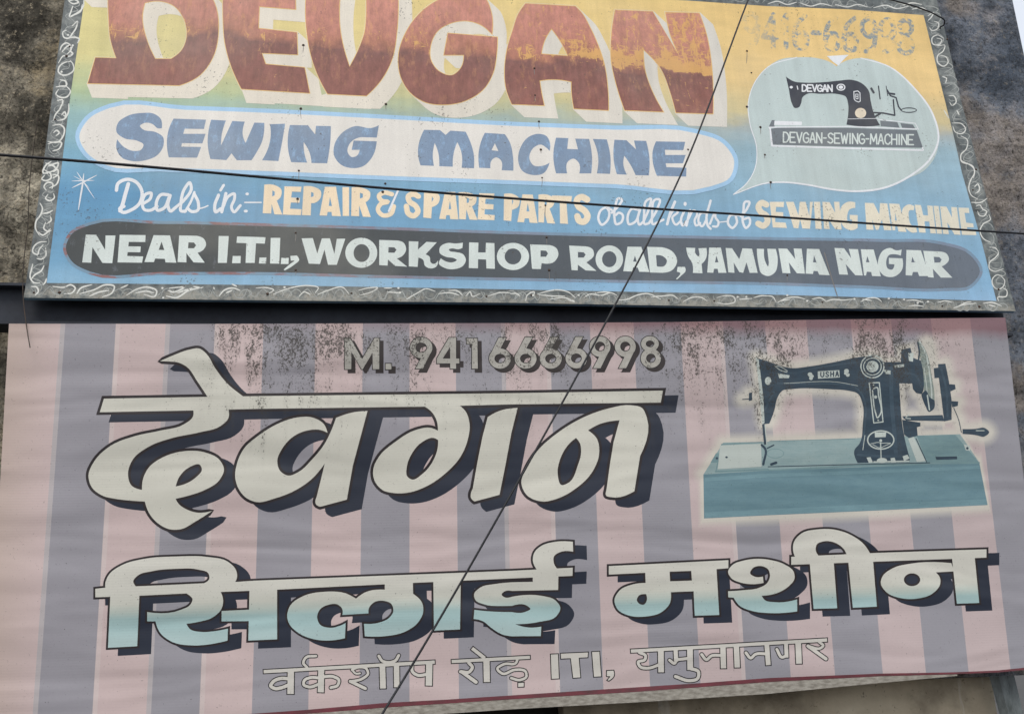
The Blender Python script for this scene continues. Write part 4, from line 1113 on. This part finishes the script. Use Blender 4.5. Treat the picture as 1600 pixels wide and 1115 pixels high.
# phone line
def nine(t, cx, cy, rx, ry, tx, ty): return [disc(t, cx, cy, rx, ry, ell(t, cx, cy, rx - 37, ry - 37)), poly(t, '%f,%f %f,%f %f,%f %f,%f' % (cx + rx, cy + 8, tx + 24, ty, tx - 26, ty, cx + rx - 62, cy + ry - 26))]
def six(t, cx, cy, rx, ry, tx, ty): return [disc(t, cx, cy, rx, ry, ell(t, cx, cy, rx - 37, ry - 37)), poly(t, '%f,%f %f,%f %f,%f %f,%f' % (tx - 24, ty, tx + 26, ty, cx - rx + 62, cy - ry + 26, cx - rx, cy - 8))]
ph = [poly('B3', '553,110 590,110 663,240 740,110 772,110 772,308 728,308 728,205 668,308 658,308 597,200 597,308 553,308'), poly('B3', '808,270 848,270 848,310 808,310')]
nums = nine('B3', 1033, 172, 71, 67, 1020, 305) + [poly('B3', '1205,108 1252,108 1252,238 1272,238 1272,272 1252,272 1252,305 1212,305 1212,272 1128,272 1128,240', '1212,170 1212,238 1170,238'), poly('B3', '1315,112 1385,112 1388,305 1348,305 1348,150 1315,150')]
nums += six('B3', 1525, 240, 70, 65, 1540, 108) + six('C3', 85, 240, 70, 65, 105, 105) + six('C3', 242, 240, 70, 65, 265, 105) + six('C3', 402, 238, 69, 65, 420, 103)
nums += nine('C3', 550, 165, 67, 66, 530, 302) + nine('C3', 708, 165, 67, 66, 690, 302) + [disc('C3', 862, 148, 57, 50, ell('C3', 862, 148, 24, 19)), disc('C3', 868, 238, 65, 62, ell('C3', 868, 238, 28, 27))]
for s_ in (ph, nums):
    o = paint('lettering', LO, grow(s_, -0.45), M['v_grey2'], lo, 1.8, 'grey phone line with charcoal shadow at the top of the banner')
    g = grow(s_, 0.75)
    paint('outline', LO, g, M['v_ink'], o, 1.2)
    paint('drop_shadow', LO, shift(g, (5.6, 5.2)), M['v_line'], o, 0.6)

# ---- printed sewing machine
body = poly('D3', '-75,235 0,258s 70,283s 150,300s 250,290s 400,265s 560,232s 640,222 730,262 830,262 832,185 890,172 905,235 960,255 985,330 970,440 960,462 925,455 905,430 900,395 820,395 826,500s 832,600 850,720s 885,860 885,885 560,892 540,810s 572,770s 592,650s 590,520s 562,460s 500,440s 400,432s 150,430s 90,440s 60,480s 40,560s 8,645 -30,650 -40,480s -65,300')
crank = [poly('D3', '1062,275 1108,272 1130,380 1147,500 1147,622 1100,632 1085,500 1066,352'), poly('D3', '1035,300 1066,296 1068,360 1040,362'), poly('D3', '838,600 1090,592 1102,630 862,626'), poly('D3', '838,622 952,640 952,662 930,668 935,722 880,735 850,715'), poly('D3', '1132,400 1168,402 1172,430 1140,445'), poly('D3', '1146,505 1188,508 1186,535 1150,545'),
         poly('D3', '1215,680 1300,678s 1350,672s 1382,700s 1350,727s 1300,718s 1215,710'), line('D3', '1160,548 1190,620 1208,700', 5)]
front = poly('S', '1099,741 1200,734.5 1320,730.5 1530,722 1543,788.5 1371,797 1200,804.5 1100,809.5')
top = poly('S', '1099,741 1130,691 1190,690 1340,684 1432,680 1500,678 1530,722 1320,730.5 1200,734.5')
stud = [poly('C3', '1480,455 1500,450 1500,500 1480,505'), line('C3', '1440,495 1500,490', 6), line('C3', '1495,478 1535,474', 14)]
allm = [body, front, top] + crank + stud
wheel_o = disc('D3', 992, 350, 36, 222)
mp = paint('machine_picture', LO, [front], M['v_teal'], lo, 2.4, 'printed teal picture of a hand crank sewing machine')
for q_, g_ in enumerate((18, 16, 14, 12, 10.5, 9, 7.5, 6)):
    paint('glow', LO, fat(allm + [wheel_o], g_), mat_stripes(0.09 + 0.115 * q_), mp, 0.25 * (q_ + 1))
paint('base_top', LO, [top], M['v_teal_l'], mp, 2.7)
paint('base_trim', LO, [poly('D3', '930,722 1170,716 1318,888 990,890'), *lines('C3', '1275,940 1310,775 1560,762', 6), *lines('C3', '1272,945 1600,932', 10), line('C3', '1300,800 1560,785', 4), line('C3', '1330,885 1560,880', 4), *lines('D3', '0,938 560,908 1320,890', 9), ring('D3', 45, 832, 55, 30, 4), line('D3', '10,755 545,740', 4), poly('C3', '1240,890 1275,830 1312,828 1280,890')], M['v_teal_m'], mp, 3.1)
ar_ = paint('arm', LO, [body], M['v_deep'], mp, 3.4)
paint('face_plate', LO, [poly('D3', '-78,232 -60,240 -48,330 -30,480 -22,640 -36,652 -52,480 -66,330'), poly('C3', '1300,782 1556,772 1560,915 1285,930')], M['v_lite'], mp, 4.1)
paint('crank', LO, crank, M['v_deep'], mp, 3.4)
paint('hand_wheel', LO, [poly('D3', '935,130 960,150s 1000,230s 1022,350s 1040,480s 1030,560s 1005,572s 985,540s 975,440s 970,330s 950,230s')], M['v_wheel'], mp, 4.0)
paint('wheel_shade', LO, [poly('D3', '958,470 985,540s 1005,572s 1030,560s 1040,500 1010,480s 985,440s 960,462')], M['v_deep'], mp, 4.5)
paint('wheel_edge', LO, [line('D3', '935,140 945,200 940,250', 10)], M['v_deep'], mp, 4.5)
lt = [ring('D3', 652, 290, 76, 74, 8), ring('D3', 652, 290, 58, 56, 6), disc('D3', 652, 290, 38, 36), poly('D3', '310,320 445,312 448,358 312,366'), ring('D3', 704, 748, 86, 61, 8), poly('D3', '666,700 738,700 735,730 668,732'), disc('D3', 704, 752, 9, 9), line('D3', '640,772 700,768 700,795 655,778', 4), line('D3', '708,768 765,770 740,780 708,795', 4), line('D3', '704,765 706,860', 6), disc('D3', 712, 876, 32, 16),
      *lines('D3', '632,392 695,390 718,635 660,642 632,392', 7), line('D3', '655,430 680,420 690,470 700,590 684,610 672,580 652,440', 8), disc('D3', 672, 480, 10, 10), disc('D3', 660, 405, 5, 5), disc('D3', 688, 625, 5, 5),
      disc('D3', 262, 340, 15, 14), disc('D3', 268, 362, 12, 12), disc('D3', 276, 350, 10, 8), disc('D3', 490, 318, 15, 13), disc('D3', 498, 342, 12, 12), disc('D3', 484, 332, 10, 9), disc('D3', 0, 380, 20, 25),
      line('D3', '40,285 80,292 120,318', 5), line('D3', '45,290 75,312 118,326', 5), poly('D3', '60,332 135,345 130,362 70,362'), poly('D3', '875,205 910,205 905,260 880,255'), poly('D3', '785,282 850,275 850,292 790,298'), poly('D3', '720,310 765,315 765,340 735,335'),
      poly('D3', '875,740 910,728 985,880 930,885'), poly('D3', '840,850 870,840 885,862 850,880'), poly('D3', '615,858 640,855 655,888 630,892'), poly('D3', '765,862 790,858 800,888 770,890'), poly('D3', '1222,775 1262,785 1262,815 1235,812'), line('D3', '605,720 592,810', 4), line('D3', '880,590 860,610 890,615', 6), line('D3', '100,395 440,388 560,410', 3)]
paint('arm_tone', LO, [line('D3', '60,395 250,398 440,400 530,412 575,445 604,510 606,640 590,780', 11), line('D3', '40,320 150,330 300,300 560,262', 9), line('D3', '770,300 772,500 790,720 800,840', 24), line('D3', '-20,560 10,500 35,450', 12), line('D3', '1080,300 1112,420 1122,600', 13), line('D3', '850,612 1080,606', 9), line('D3', '850,330 920,345 960,420', 12),
    line('D3', '560,840 700,850 860,850', 16)], M['v_mid'], mp, 3.75)
paint('base_tone', LO, [poly('S', '1101,746 1200,739.5 1320,735.5 1530,727 1531,732 1320,741 1200,745 1101,752'), poly('S', '1101,800 1200,795 1371,787 1541,779 1543,788 1371,796.5 1200,804 1101,809')], M['v_teal2'], mp, 2.7)
paint('wheel_rim', LO, [line('D3', '948,135 985,210 1008,330 1022,450 1020,540', 9), line('D3', '975,300 992,430 1000,540', 5)], M['v_lite'], mp, 4.35)
paint('arm_marks', LO, lt, M['v_lite'], mp, 4.1)
paint('lettering', LO, text('D3', 'USHA', 330, 326, 440, 320, 30, 7, gap=0.8), M['v_deep'], mp, 4.7)
paint('needle_bar', LO, [poly('C3', '1562,650 1578,650 1590,775 1575,778'), line('C3', '1560,780 1580,800 1570,900', 14), line('D3', '20,900 50,890', 16), line('D3', '-5,800 35,780', 8), poly('D3', '1045,853 1180,850 1182,868 1052,872'), disc('D3', 1245, 800, 8, 8), line('D3', '925,740 990,885', 5), disc('C3', 1280, 862, 8, 7), disc('C3', 1340, 856, 8, 6), poly('C3', '1480,455 1500,450 1500,500 1480,505'), line('C3', '1440,495 1500,490', 5), *lines('D3', '1010,890 560,900 0,915', 5)], M['v_deep'], mp, 4.7)
paint('metal_shine', LO, [line('C3', '1580,655 1592,780', 5), line('D3', '660,885 880,880', 8), line('D3', '995,470 1008,560', 8), line('D3', '1300,690 1350,690', 5)], M['v_lite'], mp, 5.3)

# ------------------------------------------------------------------ black beam added as shade in the gap between the signs
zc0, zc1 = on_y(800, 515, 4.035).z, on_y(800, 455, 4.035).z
bm = empty('gap_shade_strip', (0, 4.035, zc0))
tag(bm, 'shade put in as a near-black beam in the dark gap between the upper and lower signs', 'strip')
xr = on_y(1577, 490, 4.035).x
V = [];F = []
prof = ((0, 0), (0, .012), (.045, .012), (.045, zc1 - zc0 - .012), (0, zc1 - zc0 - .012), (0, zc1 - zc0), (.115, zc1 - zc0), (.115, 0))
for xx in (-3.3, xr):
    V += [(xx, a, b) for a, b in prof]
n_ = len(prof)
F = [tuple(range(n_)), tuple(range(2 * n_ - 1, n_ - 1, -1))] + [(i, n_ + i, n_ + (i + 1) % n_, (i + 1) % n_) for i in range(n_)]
link_mesh('shade_strip', V, F, M['strip'], bm)

# ------------------------------------------------------------------ cables
def tube(name, P, r, mat, seg=8):
    V, F = [], []
    n = len(P)
    for i in range(n):
        T = (P[min(i + 1, n - 1)] - P[max(i - 1, 0)]).normalized()
        a = T.cross(Vector((0, 1, 0)))
        if a.length < 0.1: a = T.cross(Vector((1, 0, 0)))
        a.normalize(); b = T.cross(a)
        for q in range(seg):
            g = 2 * math.pi * q / seg
            V.append(P[i] + a * (r * math.cos(g)) + b * (r * math.sin(g)))
    for i in range(n - 1):
        for q in range(seg):
            F.append((i * seg + q, (i + 1) * seg + q, (i + 1) * seg + (q + 1) % seg, i * seg + (q + 1) % seg))
    F.append(tuple(range(seg))[::-1]); F.append(tuple((n - 1) * seg + q for q in range(seg)))
    return link_mesh(name, V, F, mat, None, True)

def spline(p, depths, n=60):
    C = smooth(np.array(p, float), [True] * len(p), closed=False, n=24)
    out = []
    for i, (x, y) in enumerate(C):
        f = i / (len(C) - 1) * (len(depths) - 1)
        k_ = min(int(f), len(depths) - 2)
        out.append(on_y(x, y, depths[k_] + (depths[k_ + 1] - depths[k_]) * (f - k_)))
    return out
c1 = tube('overhead_cable', spline([(-700, 205), (-300, 222), (0, 242), (200, 258), (400, 276), (600, 294), (800, 310), (1036, 327), (1200, 338), (1400, 352), (1600, 365), (2000, 388), (2400, 408)], [2.5, 2.7, 3.0, 3.3, 3.6]), 0.0043, M['cable'])
tag(c1, 'thick black cable sagging almost level across the whole upper sign', 'cable')
c2 = tube('overhead_cable', spline([(1390, -560), (1280, -280), (1169, 0), (1062, 277), (935, 525), (800, 769), (640, 1045), (597, 1115), (420, 1400), (240, 1690)], [3.1, 2.9, 2.75, 2.6, 2.45]), 0.0030, M['cable'])
tag(c2, 'thin black cable running steeply from top right to bottom centre across both signs', 'cable')
c3 = tube('hanging_wire', spline([(60, 180), (52, 235), (46, 290), (43, 360), (38, 400), (36, 460), (39, 492), (43, 520), (47, 543)], [4.2, 4.12, 3.98, 3.9]), 0.0019, M['wire'])
tag(c3, 'loose thin wire hanging down at the left edge of the upper sign', 'wire')
c4 = tube('hanging_wire', spline([(1310, -45), (1360, -8), (1400, 2), (1440, 14), (1465, 25), (1476, 33), (1474, 40), (1470, 42), (1480, 60)], [4.0, 4.0, 4.05, 4.2]), 0.0038, M['cable'])
tag(c4, 'short black wire looping over the top right corner of the upper sign', 'wire')
